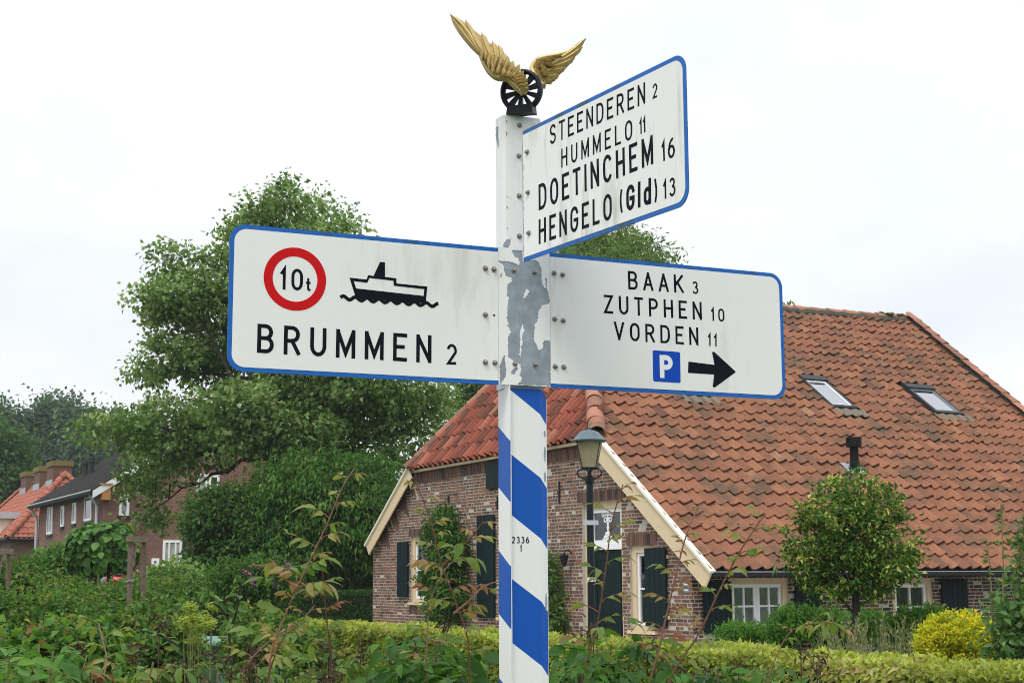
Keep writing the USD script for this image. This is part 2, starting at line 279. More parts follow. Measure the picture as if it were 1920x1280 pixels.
# ================================================================ signpost
GL = {}
def ell(cx, cy, rx, ry, a0, a1, n=10):
    return [(cx + rx * math.cos(math.radians(a0 + (a1 - a0) * i / n)), cy + ry * math.sin(math.radians(a0 + (a1 - a0) * i / n))) for i in range(n + 1)]
GL['A'] = (.62, [[(0, 0), (.5, 1), (1, 0)], [(.17, .3), (.83, .3)]])
GL['B'] = (.58, [[(0, .52), (.5, .52)] + ell(.5, .76, .42, .24, -90, 90) + [(0, 1), (0, 0)] + ell(.55, .26, .45, .26, -90, 90) + [(.5, .52)]])
GL['C'] = (.58, [ell(.5, .68, .5, .32, 20, 180) + ell(.5, .32, .5, .32, 180, 340)])
GL['D'] = (.6, [[(0, 0), (0, 1)] + ell(.45, .62, .55, .38, 90, 0) + ell(.45, .38, .55, .38, 0, -90) + [(0, 0)]])
GL['E'] = (.52, [[(1, 0), (0, 0), (0, 1), (1, 1)], [(0, .52), (.78, .52)]])
GL['G'] = (.6, [ell(.5, .68, .5, .32, 20, 180) + ell(.5, .32, .5, .32, 180, 360) + [(1, .46), (.55, .46)]])
GL['H'] = (.58, [[(0, 0), (0, 1)], [(1, 0), (1, 1)], [(0, .52), (1, .52)]])
GL['I'] = (.14, [[(.5, 0), (.5, 1)]])
GL['K'] = (.6, [[(0, 0), (0, 1)], [(.95, 1), (.05, .4)], [(.3, .6), (1, 0)]])
GL['L'] = (.5, [[(0, 1), (0, 0), (1, 0)]])
GL['M'] = (.7, [[(0, 0), (0, 1), (.5, .12), (1, 1), (1, 0)]])
GL['N'] = (.58, [[(0, 0), (0, 1), (1, 0), (1, 1)]])
GL['O'] = (.6, [ell(.5, .66, .5, .34, 0, 180) + ell(.5, .34, .5, .34, 180, 360) + [(1, .66)]])
GL['P'] = (.56, [[(0, 0), (0, 1), (.5, 1)] + ell(.5, .73, .5, .27, 90, -90) + [(0, .46)]])
GL['R'] = (.58, [[(0, 0), (0, 1), (.5, 1)] + ell(.5, .74, .46, .26, 90, -90) + [(0, .48)], [(.5, .48), (1, 0)]])
GL['S'] = (.56, [ell(.5, .75, .48, .25, 15, 270, 14) + ell(.5, .25, .5, .25, 90, -165, 14)])
GL['T'] = (.54, [[(0, 1), (1, 1)], [(.5, 1), (.5, 0)]])
GL['U'] = (.58, [[(0, 1), (0, .33)] + ell(.5, .33, .5, .33, 180, 360) + [(1, 1)]])
GL['V'] = (.62, [[(0, 1), (.5, 0), (1, 1)]])
GL['Z'] = (.54, [[(0, 1), (1, 1), (0, 0), (1, 0)]])
GL['l'] = (.14, [[(.5, 0), (.5, 1)]])
GL['d'] = (.5, [[(1, 0), (1, 1)], ell(.5, .44, .5, .2, 0, 180) + ell(.5, .2, .5, .2, 180, 360) + [(1, .44)]])
GL['t'] = (.36, [[(.45, 1), (.45, .2)] + ell(.75, .2, .3, .2, 180, 270) + [(1, 0)], [(0, .66), (1, .66)]])
GL['('] = (.3, [ell(1.3, .45, 1.3, .72, 130, 230, 12)])
GL[')'] = (.3, [ell(-.3, .45, 1.3, .72, 50, -50, 12)])
GL['0'] = (.54, GL['O'][1])
GL['1'] = (.26, [[(.1, .8), (1, 1), (1, 0)]])
GL['2'] = (.54, [ell(.5, .7, .48, .3, 165, -20, 12) + [(.02, 0), (1, 0)]])
GL['3'] = (.54, [ell(.48, .77, .42, .23, 160, -90, 12) , ell(.48, .27, .5, .27, 90, -160, 12) ])
GL['6'] = (.54, [ell(.5, .3, .5, .3, 0, 360, 20), ell(.92, .3, .92, .7, 180, 95, 10)])
GL['P'] = (.56, GL['P'][1])
def text_poly(text, h, width, stroke, ws=1.0):
    """capitals of height h filling width; strokes as wide as stroke"""
    ws_ = [max(GL[c][0] * ws, stroke / h) * h for c in text]
    gap = (width - sum(ws_)) / max(len(text) - 1, 1)
    x, out = 0, []
    for c, w in zip(text, ws_):
        for line in GL[c][1]:
            pts = [(x + stroke / 2 + px * (w - stroke), stroke / 2 + py * (h - stroke)) for px, py in line]
            sharp = c in 'AVMNZK'
            closed = len(pts) > 3 and abs(pts[0][0] - pts[-1][0]) + abs(pts[0][1] - pts[-1][1]) < 1e-9
            g = LineString(pts)
            if sharp:
                g = g.buffer(stroke / 2, cap_style='flat', join_style='mitre', mitre_limit=6)
                ext = LineString([pts[0], pts[1]]).buffer(stroke / 2, cap_style='square').union(LineString(pts[-2:]).buffer(stroke / 2, cap_style='square'))
                g = g.union(ext).intersection(sbox(x - .2 * h, 0, x + w + .2 * h, h))
            else: g = g.buffer(stroke / 2, cap_style='flat' if c in 'S23C6()' and not closed else 'square', join_style='mitre')
            out.append(g)
        x += w + gap
    return unary_union(out).simplify(h * .004)

dA = np.array([math.cos(.4217), math.sin(.4217), 0]); nA = np.array([math.sin(.4217), -math.cos(.4217), 0])   # along the two long boards; towards the road
OA = np.array([0, 5.0, EYE[2]]); UPV = np.array([0, 0, 1.])
yB = -1.0322; dB = np.array([math.cos(yB), math.sin(yB), 0]); nB = np.array([math.sin(yB), -math.cos(yB), 0])
KB = .9685
OB = np.array([.0406 * KB, 5.09 * KB, EYE[2]])
FA, FB = frame(OA, dA, UPV, nA), frame(OB, dB, UPV, nB)
def onA(px, py):
    q = hit(px, py, OA, nA) - OA; return np.array([q @ dA, q[2]])
def onB(px, py):
    q = hit(px, py, OB, nB) - OB; return np.array([q @ dB, q[2]])
ZA0, ZA1 = .6401, .6401 + .47
ZB0, ZB1 = 1.0836 * KB, (1.0836 + .47) * KB
sp = thing('signpost', (OA + dA * .07 - UPV * EYE[2]), 'blue and white striped signpost with three direction boards and a golden winged wheel', 'signpost')

# --- the post: an inner body with a folded front sheet, striped
S0, S1 = -.0039, .139           # front sheet, along the boards' line
NF = -.012                      # front sheet's face lies this far behind the cover plate's
def polyband(poly, z0, z1): return poly.intersection(sbox(-5, z0, 5, z1))
def stripes(left_px, right_px):
    """z at both edges from the picture rows of one stripe edge"""
    return [onA(*left_px)[1], onA(*right_px)[1]]
zt = onA(985, 727)[1]
SC = S1 - .031                  # the front sheet folds back here
front = Polygon([(S0, -EYE[2]), (SC, -EYE[2]), (SC, zt), (S0, zt)])
fL = [(958.5, y) for y in (729, 849, 963, 1083, 1203)]; fR = [(1031, y) for y in (795, 914, 1029, 1146, 1268)]
zl = [onA(*q)[1] for q in fL]; zr = [onA(*q)[1] for q in fR]
st = np.mean(np.diff(zl)); zl += [zl[-1] + st * k for k in range(1, 9)]; st = np.mean(np.diff(zr)); zr += [zr[-1] + st * k for k in range(1, 9)]
zm = [a + (b - a) * .70 for a, b in zip(zl, zr)]
def split(reg, x0, x1, za, zb):
    b = unary_union([Polygon([(x0, za[k]), (x1, zb[k]), (x1, zb[k - 1] if k else zt + .2), (x0, za[k - 1] if k else zt + .2)]) for k in range(0, len(za), 2)]).intersection(reg)
    return b, reg.difference(b)
DC = unit(dA * .031 - nA * .016); WC = math.hypot(.031, .016); FCH = frame(OA + dA * SC + nA * NF, DC, UPV, unit(np.cross(DC, UPV)))
cham = Polygon([(0, -EYE[2]), (WC, -EYE[2]), (WC, zt - .028), (WC - .016, zt - .006), (0, zt)])
for reg, FR_, a_, b_, x1 in ((front, FA, zl, zm, None), (cham, FCH, zm, zr, WC)):
    o0, o1 = (NF - .004, NF) if x1 is None else (-.004, 0)
    bl, wh = split(reg, S0 if x1 is None else 0, SC if x1 is None else WC, a_, b_)
    for g in getattr(wh, 'geoms', [wh]): put('post_front', MB().prism(g, FR_, o0, o1).mesh(), 'post_white', sp)
    for g in getattr(bl, 'geoms', [bl]): put('stripe', MB().prism(g, FR_, o0, o1).mesh(), 'post_blue', sp)
# folded edges of the front sheet: left lip that stands forward, right return
m = MB(); m.box((S0 - .003, -EYE[2], NF - .02), (S0, zt - .012, NF + .011), FA); m.box((S1 - .002, -EYE[2], NF - .09), (S1 + .002, zt - .03, NF - .017), FA); put('folded_edge', m.mesh(), 'post_white', sp)
# left side sheet with its own stripes
WL = .094
FS = frame(OA + dA * (S0 - .004), -nA, UPV, -dA)
side = sbox(.0, -EYE[2], WL, zt + .03)
def onS(px, py):
    O = OA + dA * (S0 - .004); q = hit(px, py, O, dA) - O; return np.array([q @ -nA, q[2]])
kL = [(957, y) for y in (825, 940, 1060, 1178)]; kB = [(937.5, y) for y in (799, 913, 1031, 1150)]
zl2 = [onS(*q)[1] for q in kL]; zr2 = [onS(*q)[1] for q in kB]
st = np.mean(np.diff(zl2)); zl2 += [zl2[-1] + st * k for k in range(1, 9)]; st = np.mean(np.diff(zr2)); zr2 += [zr2[-1] + st * k for k in range(1, 9)]
bl2 = unary_union([Polygon([(0, zl2[k]), (WL, zr2[k]), (WL, zr2[k + 1]), (0, zl2[k + 1])]) for k in range(0, len(zl2) - 1, 2)]).intersection(side)
for g in side.difference(bl2).geoms: put('post_side', MB().prism(g, FS, 0, .003).mesh(), 'post_white', sp)
for g in bl2.geoms: put('stripe', MB().prism(g, FS, 0, .003).mesh(), 'post_blue', sp)
# back of the post and chips on the right edge
m = MB(); m.box((S0, -EYE[2], -WL - NF * 0 - .01), (S1, 1.5, -WL), FA); put('post_back', m.mesh(), 'post_white', sp)
rg = random.Random(3); m = MB()
for (px, py, hh) in ((1030, 812, 12), (1031.5, 850, 30), (1030.5, 893, 20), (1034, 1128, 34)):
    s, z = onA(px - 3, py); s = WC - .004; L = hh / 2805 * 5
    g = Polygon([(s - .006 + .004 * math.cos(a) * (1 + .5 * rg.random()), z + L / 2 * math.sin(a)) for a in np.linspace(0, 6.28, 12)[:-1]])
    m.prism(g.intersection(sbox(0, -9, WC, 9)), FCH, 0, .0008)
put('paint_chip', m.mesh(), 'zinc', sp)
# number on the post
for txt, px0, py0, px1, hpx in (('2336', 962.5, 1017.8, 995, 12.5), ('1', 978, 1033.5, 983.5, 12)):
    a, b = onA(px0, py0), onA(px1, py0); hz = hpx / 2805 * 5.0
    g = affinity.translate(text_poly(txt, hz, b[0] - a[0], hz * .15), a[0], a[1])
    put('number', MB().prism(g, FA, NF, NF + .0007).mesh(), 'sign_black', sp)

# --- cover plate with flaking paint
c0, c1 = -.0495, .1435
ztop, zbot = onA(985, 467.5)[1], onA(985, 722.5)[1]
pl = sbox(c0, zbot, c1, ztop)
put('cover_plate', MB().prism(pl, FA, -.006, -.001).mesh(), 'zinc', sp)
def Z7(x, y): return onA(900 + x / 3.7667, 440 + y / 3.7667)
flakes = [[(225, 105), (300, 112), (303, 190), (390, 178), (412, 192), (432, 230), (437, 330), (450, 372), (468, 378), (460, 305), (472, 310), (474, 400), (494, 465), (490, 485), (440, 497), (415, 540), (412, 585), (388, 640), (378, 745), (415, 815), (440, 805), (448, 747), (498, 750), (500, 1065), (480, 1070), (258, 1058), (290, 1035), (298, 1012), (276, 985), (290, 975), (284, 915), (265, 905), (235, 890), (198, 860), (200, 715), (222, 685), (196, 650), (193, 640), (208, 635), (188, 590), (192, 570), (200, 440), (190, 430), (193, 355), (225, 330), (222, 305), (180, 290), (165, 220), (132, 185), (190, 188), (240, 200), (276, 215), (272, 170), (240, 150)],
          [(150, 262), (158, 280), (150, 307), (142, 300)], [(175, 850), (178, 880), (185, 950), (182, 1000), (150, 1052), (140, 1045), (140, 915), (155, 890), (165, 855)], [(262, 935), (264, 950), (245, 980), (222, 985), (218, 970), (235, 945)]]
keep = [[(328, 386), (348, 392), (330, 430), (312, 452), (306, 440), (318, 405)], [(300, 632), (310, 650), (303, 690), (298, 700), (298, 760), (287, 862), (277, 850), (284, 760), (282, 720), (292, 660)]]
fl = unary_union([Polygon([Z7(*q) for q in f]).buffer(0) for f in flakes]).difference(unary_union([Polygon([Z7(*q) for q in f]) for f in keep]))
def ragged(g, amp, seed):
    rg = np.random.default_rng(seed); out = []
    for q in getattr(g, 'geoms', [g]):
        if q.geom_type != 'Polygon': continue
        def rough(ring):
            c = np.array(shapely.segmentize(LineString(ring.coords), .0035).coords)[:-1]; n = len(c)
            w = rg.normal(0, 1, (n, 2)); w = (w + np.roll(w, 1, 0) * .6) * amp; return c + w
        out.append(Polygon(rough(q.exterior), [rough(i) for i in q.interiors]).buffer(0))
    return unary_union(out)
fl = ragged(fl.buffer(0), .0011, 4)
put('flaking_paint', MB().prism(pl.difference(fl.buffer(0)), FA, -.001, .0003).mesh(), 'post_white', sp)

# --- upper post
zU = onA(985, 214)[1]
up = rrect(S0 - .0, zt, S1 - .012, zU, .004)
NU = -.03
m = MB().prism(up, FA, NU - .004, NU); put('upper_front', m.mesh(), 'post_white', sp)
# rounded left cheek of the upper post
ang = np.linspace(0, np.pi / 2, 9)
pr = [(S0 - .0005, NU)] + [(S0 - .012 * math.sin(a) , NU - .03 + .028 * math.cos(a)) for a in ang] + [(S0 - .012, -.095), (S0 - .0005, -.095)]
g = Polygon(pr)
FUP = lambda v: OA + v[:, :1] * dA + v[:, 1:2] * nA + v[:, 2:3] * UPV
m = MB().prism(g, FUP, zt, zU - .002); put('upper_cheek', m.mesh(), 'post_white', sp)
m = MB().prism(Polygon([(S0, NU - .005), (S1 - .012, NU - .005), (S1 - .012, -.092), (S0, -.092)]), FUP, zU - .006, zU - .003); put('top_cap', m.mesh(), 'post_white', sp)
def Z6(x, y): return onA(920 + x / 3.7625, 180 + y / 3.7625)
def flat(poly, FR, n, th=.0006): return MB().prism(poly, FR, n, n + th)
m = MB()
cheek_n = NU - .0195
for f in ([(62, 165), (100, 172), (92, 200), (100, 230), (85, 262), (60, 320), (56, 290), (68, 230)],):
    P = Polygon([Z6(*q) for q in f]).buffer(0)
    F2 = frame(OA + dA * (S0 - .0125) + nA * (NU - .05), -nA, UPV, -dA)
    cx = P.centroid.x; m.prism(affinity.translate(P, -cx, 0), F2, .0008, .0016)
put('paint_chip', m.mesh(), 'zinc', sp)
m = flat(Polygon([Z6(*q) for q in [(165, 995), (163, 1030), (145, 1065), (118, 1062), (112, 1035), (135, 1000)]]), FA, NU); put('paint_chip', m.mesh(), 'zinc', sp)
rg = random.Random(8); m = MB()
for k in range(14):
    z = zt + .02 + (zU - zt - .05) * rg.random(); l = .006 + .02 * rg.random()
    m.prism(Polygon([(S0 + .0, z), (S0 + .0025, z + l * .3), (S0 + .001 + .003 * rg.random(), z + l * .7), (S0, z + l)]), FA, NU, NU + .0008)
put('paint_chip', m.mesh(), 'iron', sp)
m = MB()
for px, py in ((963, 290), (964, 365), (964.5, 440)):
    s, z = onA(px, py); m.prism(Point(s, z).buffer(.0042), FA, NU, NU + .0008)
put('drill_hole', m.mesh(), 'white_frame', sp)

def bolt(p, n, r=.0062, parent=None):
    m = MB(); m.lathe([(r * 1.55, 0), (r * 1.55, .0022), (r * 1.05, .0024), (r, .006), (r * .8, .0092), (r * .4, .0108), (0, .0114)], p, 12, axis=n)
    put('bolt', m.mesh(), 'bolt_steel', parent, smooth=35)
for px, py in ((964, 507), (1003, 511), (965.5, 682), (1004, 684)):
    s, z = onA(px, py); bolt(OA + dA * s + UPV * z - nA * .001, nA, parent=sp)
s, z = onA(981, 231); bolt(OA + dA * s + UPV * z + nA * NU, nA, parent=sp)

# --- boards
def board(FR, s0, s1, z0, z1, corners, bord, name_label, white='sign_white', inner=None):
    R = .052
    outer = rrect(s0, z0, s1, z1, R, corners, 10)
    b = put('sign_board', MB().prism(outer, FR, -.004, -.001).mesh(), 'sign_blue', sp, label=name_label)
    i0 = s0 + (bord if corners[0] or corners[3] else 0); i1 = s1 - (bord if corners[1] or corners[2] else 0)
    put('white_field', MB().prism(rrect(i0, z0 + bord, i1, z1 - bord, R - bord * .8, corners, 10), FR, -.001, -.0002).mesh(), white, b)
    return b
bl_ = board(FA, -.9716, -.0505, ZA0, ZA1, (1, 0, 0, 1), .0145, 'left board reading BRUMMEN 2 with red 10 t ring and ferry')
br_ = board(FA, .1445, 1.1002, ZA0, ZA1, (0, 1, 1, 0), .0145, 'right board reading BAAK, ZUTPHEN, VORDEN with parking arrow')
bb_ = board(FB, 0, .9383 * KB, ZB0, ZB1, (0, 1, 1, 0), .0145, 'raised angled board reading STEENDEREN, HUMMELO, DOETINCHEM and HENGELO', 'sign_white_mossy')
def zp(o, s): return lambda x, y: (o[0] + x / s, o[1] + y / s)
L2, R2, B2 = zp((400, 400), 3.4286), zp((900, 450), 3.2), zp((820, 0), 2.56)
def write(board_, on, FR, Q, txt, bl, br, tl, stroke=.13, ws=1.0, matn='sign_black', n=0):
    a, b, c = on(*Q(*bl)), on(*Q(*br)), on(*Q(*tl)); h = abs(c[1] - a[1])
    g = text_poly(txt, h, b[0] - a[0], stroke * h, ws)
    sl = math.degrees(math.atan2(b[1] - a[1], b[0] - a[0]))
    g = affinity.translate(affinity.rotate(g, sl if abs(sl) < 2 else 0, origin=(0, 0)), a[0], a[1])
    put('lettering', MB().prism(g, FR, -.0002, .0004).mesh(), matn, board_, label='lettering ' + txt.replace('(', '').replace(')', ''))
write(bl_, onA, FA, L2, 'BRUMMEN', (280, 895), (1402, 962), (283, 708), .135)
write(bl_, onA, FA, L2, '2', (1502, 970), (1580, 972), (1504, 838), .13)
write(bl_, onA, FA, L2, '10', (428, 487), (575, 492), (430, 347), .135)
write(bl_, onA, FA, L2, 't', (595, 497), (627, 498), (597, 415), .17)
write(br_, onA, FA, R2, 'BAAK', (890, 295), (1223, 318), (890, 185), .13)
write(br_, onA, FA, R2, '3', (1275, 322), (1320, 325), (1277, 247), .13)
write(br_, onA, FA, R2, 'ZUTPHEN', (745, 438), (1332, 479), (750, 328), .13)
write(br_, onA, FA, R2, '10', (1387, 484), (1467, 490), (1389, 406), .13)
write(br_, onA, FA, R2, 'VORDEN', (805, 598), (1311, 632), (806, 488), .13)
write(br_, onA, FA, R2, '11', (1367, 634), (1420, 639), (1369, 560), .13)
write(bb_, onB, FB, B2, 'STEENDEREN', (540, 697), (998, 497), (541, 603), .125)
write(bb_, onB, FB, B2, '2', (1034, 476), (1062, 470), (1035, 406), .13)
write(bb_, onB, FB, B2, 'HUMMELO', (595, 806), (936, 668), (596, 715), .125)
write(bb_, onB, FB, B2, '11', (970, 647), (999, 640), (971, 574), .14)
write(bb_, onB, FB, B2, 'DOETINCHEM', (487, 1011), (1037, 786), (487, 886), .135, .92)
write(bb_, onB, FB, B2, '16', (1077, 778), (1141, 763), (1078, 680), .13)
write(bb_, onB, FB, B2, 'HENGELO', (487, 1173), (838, 1052), (487, 1054), .135, .92)
write(bb_, onB, FB, B2, '(', (877, 1020), (899, 1012), (878, 905), .12)
write(bb_, onB, FB, B2, 'Gld', (907, 1016), (1026, 978), (907, 893), .165, .92)
write(bb_, onB, FB, B2, ')', (1035, 972), (1056, 966), (1036, 856), .12)
write(bb_, onB, FB, B2, '13', (1085, 958), (1144, 944), (1086, 868), .13)
# ring
c = onA(*L2(526, 422)); ro = (onA(*L2(726, 425))[0] - onA(*L2(325, 405))[0]) / 2; ri = ro * .715
put('ring', MB().prism(Point(*c).buffer(ro, 40).difference(Point(*c).buffer(ri, 40)), FA, -.0002, .0004).mesh(), 'sign_red', bl_)
# ferry
P = lambda pts: Polygon([onA(*L2(*q)) for q in pts])
hull = P([(875, 413), (985, 425), (995, 397), (1030, 402), (1072, 312), (1103, 314), (1103, 408), (1176, 417), (1178, 450), (1375, 470), (1366, 575), (1320, 578), (917, 545)])
inn = P([(903, 435), (990, 446), (1003, 415), (1158, 433), (1160, 465), (1356, 487), (1352, 530), (918, 482)])
wav = []
for i in range(61):
    x = 817 + (1447 - 817) * i / 60; base = 540 + (590 - 540) * i / 60
    wav.append(onA(*L2(x, base + 11 * math.sin((x - 817) / 76 * 2 * math.pi + 2.2 * 1.4))))
wl = LineString(wav); wv = wl.buffer(.0058, cap_style='flat')
below = Polygon([tuple(q) for q in wav] + [(wav[-1][0], wav[-1][1] - .2), (wav[0][0], wav[0][1] - .2)])
put('ferry', MB().prism(hull.difference(inn).difference(below).union(wv), FA, -.0002, .0004).mesh(), 'sign_black', bl_)
# P square and arrow
P = lambda pts: Polygon([onA(*R2(*q)) for q in pts])
sq = P([(1036, 660), (1200, 671), (1204, 857), (1039, 847)]); sq = sq.buffer(-.006).buffer(.006)
put('parking_square', MB().prism(sq, FA, -.0002, .0003).mesh(), 'parking_blue', br_)
a, b, c = onA(*R2(1080, 826)), onA(*R2(1168, 830)), onA(*R2(1080, 688))
put('lettering', MB().prism(affinity.translate(text_poly('P', c[1] - a[1], b[0] - a[0], .215 * (c[1] - a[1]), 1.14), *a), FA, .0003, .0007).mesh(), 'white_frame', br_, label='white letter P')
ar = P([(1250, 728), (1407, 748), (1392, 672), (1403, 668), (1536, 790), (1408, 884), (1396, 880), (1405, 806), (1248, 796)])
put('arrow', MB().prism(ar.buffer(-.003).buffer(.003), FA, -.0002, .0004).mesh(), 'sign_black', br_)
for px, py in ((910, 503), (926, 505), (910, 590), (910, 679), (928, 680)): 
    s, z = onA(px, py); bolt(OA + dA * s + UPV * z - nA * .0002, nA, parent=bl_)
s, z = onA(926.5, 591); put('drill_hole', MB().prism(Point(s, z).buffer(.004), FA, -.0002, .0003).mesh(), 'iron', bl_)
for px, py in ((1039, 512), (1055, 515), (1040, 598), (1056, 601), (1041, 687), (1057, 688)):
    s, z = onA(px, py); bolt(OA + dA * s + UPV * z - nA * .0002, nA, parent=br_)
for px, py in ((989, 285.5), (990.5, 361), (992, 437)):
    s, z = onB(px, py); bolt(OB + dB * s + UPV * z - nB * .0002, nB, parent=bb_)
# angle bracket that carries the raised board
m = MB(); m.box((.004, ZB0 + .01, -.008), (.03, ZB1 - .01, -.004), FB)
z0b, z1b = ZB0 + .01, ZB1 - .01
pb = OB + dB * .006 - nB * .006
sB = onA(984, 365)[0]
m.box((sB - .020, z0b, NU), (sB + .006, z1b, NU + .003), FA); put('angle_bracket', m.mesh(), 'post_white', sp)
rg = random.Random(12); e_ = [(0, ZB0 + .02)] + [(.0012 + .0035 * rg.random() ** 2, ZB0 + .02 + k * (ZB1 - ZB0 - .04) / 40) for k in range(1, 40)] + [(0, ZB1 - .02)]
put('grime', MB().prism(Polygon(e_), FB, -.0002, .0003).mesh(), 'old_mortar', bb_)
for px, py in ((980.5, 289), (981.5, 364), (983, 440)):
    z = onA(px, py)[1]; bolt(OA + dA * (sB - .009) + UPV * z + nA * (NU + .003), nA, parent=sp)

# --- winged wheel
wc = at(978, 171, 5.03)
pxm = 5.03 / FPX
ax = unit([-.34, -.94, -.06]); ex = unit(np.cross([0, 0, 1], ax)) ; ex = ex if ex[0] > 0 else -ex; ey = np.cross(ax, ex); ey = ey if ey[2] > 0 else -ey
R = 43.5 * pxm
ww = put('winged_wheel', MB().tm(trimesh.creation.torus(R * .885, R * .115, 48, 12).apply_transform(np.vstack([np.c_[np.c_[ex, ey, ax] @ np.diag([1, 1, 1.9]), wc], [0, 0, 0, 1]]))).mesh(), 'black_iron', sp, smooth=True, label='black wheel rim with golden wings')
put('hub', MB().lathe([(0, .034), (.012, .033), (.016, .024), (.02, .012), (.02, -.012), (.016, -.024), (.012, -.033), (0, -.034)], wc, 16, axis=ax).mesh(), 'black_iron', ww, smooth=35)
for k in range(10):
    a = 2 * math.pi * (k + .35) / 10; d = math.cos(a) * ex + math.sin(a) * ey; tt = np.cross(ax, d)
    m = MB()
    v = []
    for r_, w_, t_ in ((.012, .0045, .007), (R * .82, .0095, .0085)):
        for sx, sy in ((-1, -1), (1, -1), (1, 1), (-1, 1)): v.append(wc + d * r_ + tt * w_ * sx + ax * t_ * sy)
    m.add(v, [[0, 1, 2, 3], [7, 6, 5, 4], [0, 4, 5, 1], [1, 5, 6, 2], [2, 6, 7, 3], [3, 7, 4, 0]]); put('spoke', m.mesh(), 'black_iron', ww)
bz = at(977, 214, 5.03)[2]
FW = frame(wc, ex, UPV, ax)
m = MB().prism(Polygon([(-28 * pxm, bz - wc[2] - .002), (27 * pxm, bz - wc[2] - .004), (25 * pxm, -.055), (-25 * pxm, -.055)]), FW, -.024, .024); put('foot', m.mesh(), 'black_iron', ww)

def feather(p0, p1, w, normal, thick=.006, curve=0, tip=.5, n=7):
    """a long raised quill: convex top, pointed round tip, groove at the shaft"""
    p0, p1 = np.asarray(p0), np.asarray(p1); d = p1 - p0; L = np.linalg.norm(d); d = d / L; nn = unit(normal - d * (normal @ d)); sd = np.cross(nn, d)
    us = np.linspace(0, 1, n); V = []
    for u in us:
        ww_ = w * (min(1, .55 + 1.2 * u) if u < .4 else 1) * math.sqrt(max(0, 1 - max(0, (u - tip) / (1 - tip)) ** 2.2)) + .0004
        c = p0 + d * L * u + sd * curve * math.sin(u * math.pi) * L
        for x, h in ((-1, 0), (-.5, .75), (-.08, 1), (0, .62), (.08, 1), (.5, .75), (1, 0)): V.append(c + sd * x * ww_ / 2 + nn * thick * h * (.4 + .6 * math.sin(math.pi * min(1, .25 + u * .7))))
        V.append(c - nn * thick * .5)
    k = 8; F = []
    for i in range(n - 1):
        for j in range(6): F.append([i * k + j, i * k + j + 1, (i + 1) * k + j + 1, (i + 1) * k + j])
        F += [[i * k + 6, i * k + 7, (i + 1) * k + 7, (i + 1) * k + 6], [i * k + 7, i * k, (i + 1) * k, (i + 1) * k + 7]]
    F = np.array(F); F = np.vstack([F[:, [0, 1, 2]], F[:, [0, 2, 3]]])
    F = np.vstack([F, [[0, j + 1, j] for j in range(1, 7)], [[(n - 1) * k, (n - 1) * k + j, (n - 1) * k + j + 1] for j in range(1, 7)]])
    return np.array(V), F
W8 = lambda x, y: (830 + x / 5.817, 10 + y / 5.817)
def wing(spine, dspine, edge, quills, coverts, nrm, ups):
    web, wdep = edge
    """spine: leading edge points (picture, depth); quills (from, to, width px)"""
    def P3(q, dep): return at(*W8(*q), dep)
    pts = np.array([P3(q, d) for q, d in zip(spine, dspine)])
    # smooth the leading edge
    tt = np.linspace(0, 1, len(pts)); t2 = np.linspace(0, 1, 40)
    from scipy.interpolate import PchipInterpolator
    sm = np.c_[[PchipInterpolator(tt, pts[:, k])(t2) for k in range(3)]].T
    rad = np.interp(t2, [0, .12, .4, .75, 1], ups) * pxm / 5.817
    m = MB().tube(sm, rad, 10)
    # the cast body of the wing: its outline with real thickness, thinning to the edge
    O = P3(web[0], wdep(web[0][0])); n0 = np.array([P3(q, wdep(q[0])) for q in web]); pn = unit(nrm); e1 = unit(np.cross([0, 0, 1], pn)); e2 = np.cross(pn, e1)
    pl2 = Polygon([((q - O) @ e1, (q - O) @ e2) for q in n0]).buffer(0); dev = np.array([(q - O) @ pn for q in n0]); A_ = np.c_[[(q - O) @ e1 for q in n0], [(q - O) @ e2 for q in n0], np.ones(len(n0))]; cf_ = np.linalg.lstsq(A_, dev, rcond=None)[0]
    FWb = lambda v: O + v[:, :1] * e1 + v[:, 1:2] * e2 + (v[:, 2:3] + (v[:, :1] * cf_[0] + v[:, 1:2] * cf_[1] + cf_[2])) * pn
    m.prism(pl2, FWb, -.020, -.012).prism(pl2.buffer(-.006), FWb, -.012, -.008)
    wg = put('wing', m.mesh(), 'gold', ww, smooth=40)
    for (a, da, b, db, wpx, cur) in quills:
        v, f = feather(P3(a, da), P3(b, db), wpx * 1.18 * pxm / 5.817, nrm, .013, cur, .6); put('feather', (v, f), 'gold', ww, smooth=40)
    for (a, da, b, db, wpx) in coverts:
        v, f = feather(P3(a, da), P3(b, db), wpx * pxm / 5.817, nrm, .017, 0, .35); put('feather', (v, f), 'gold', ww, smooth=40)
nL = unit([-.25, -.95, .1])
def dl(x): return 4.93 - .0001 * 0 + (x - 890) * (-.00006)      # the near wing leans out towards the road as it rises
sp_l = [(78, 95), (190, 190), (310, 340), (395, 490), (450, 620), (520, 735), (610, 795), (700, 800), (800, 880), (885, 955)]
webL = [(110, 118), (190, 190), (300, 335), (390, 490), (440, 620), (510, 730), (590, 790), (720, 800), (830, 910), (890, 960), (925, 900), (900, 770), (840, 690), (770, 640), (670, 545), (600, 450), (530, 420), (425, 330), (330, 255), (245, 180), (170, 135)]
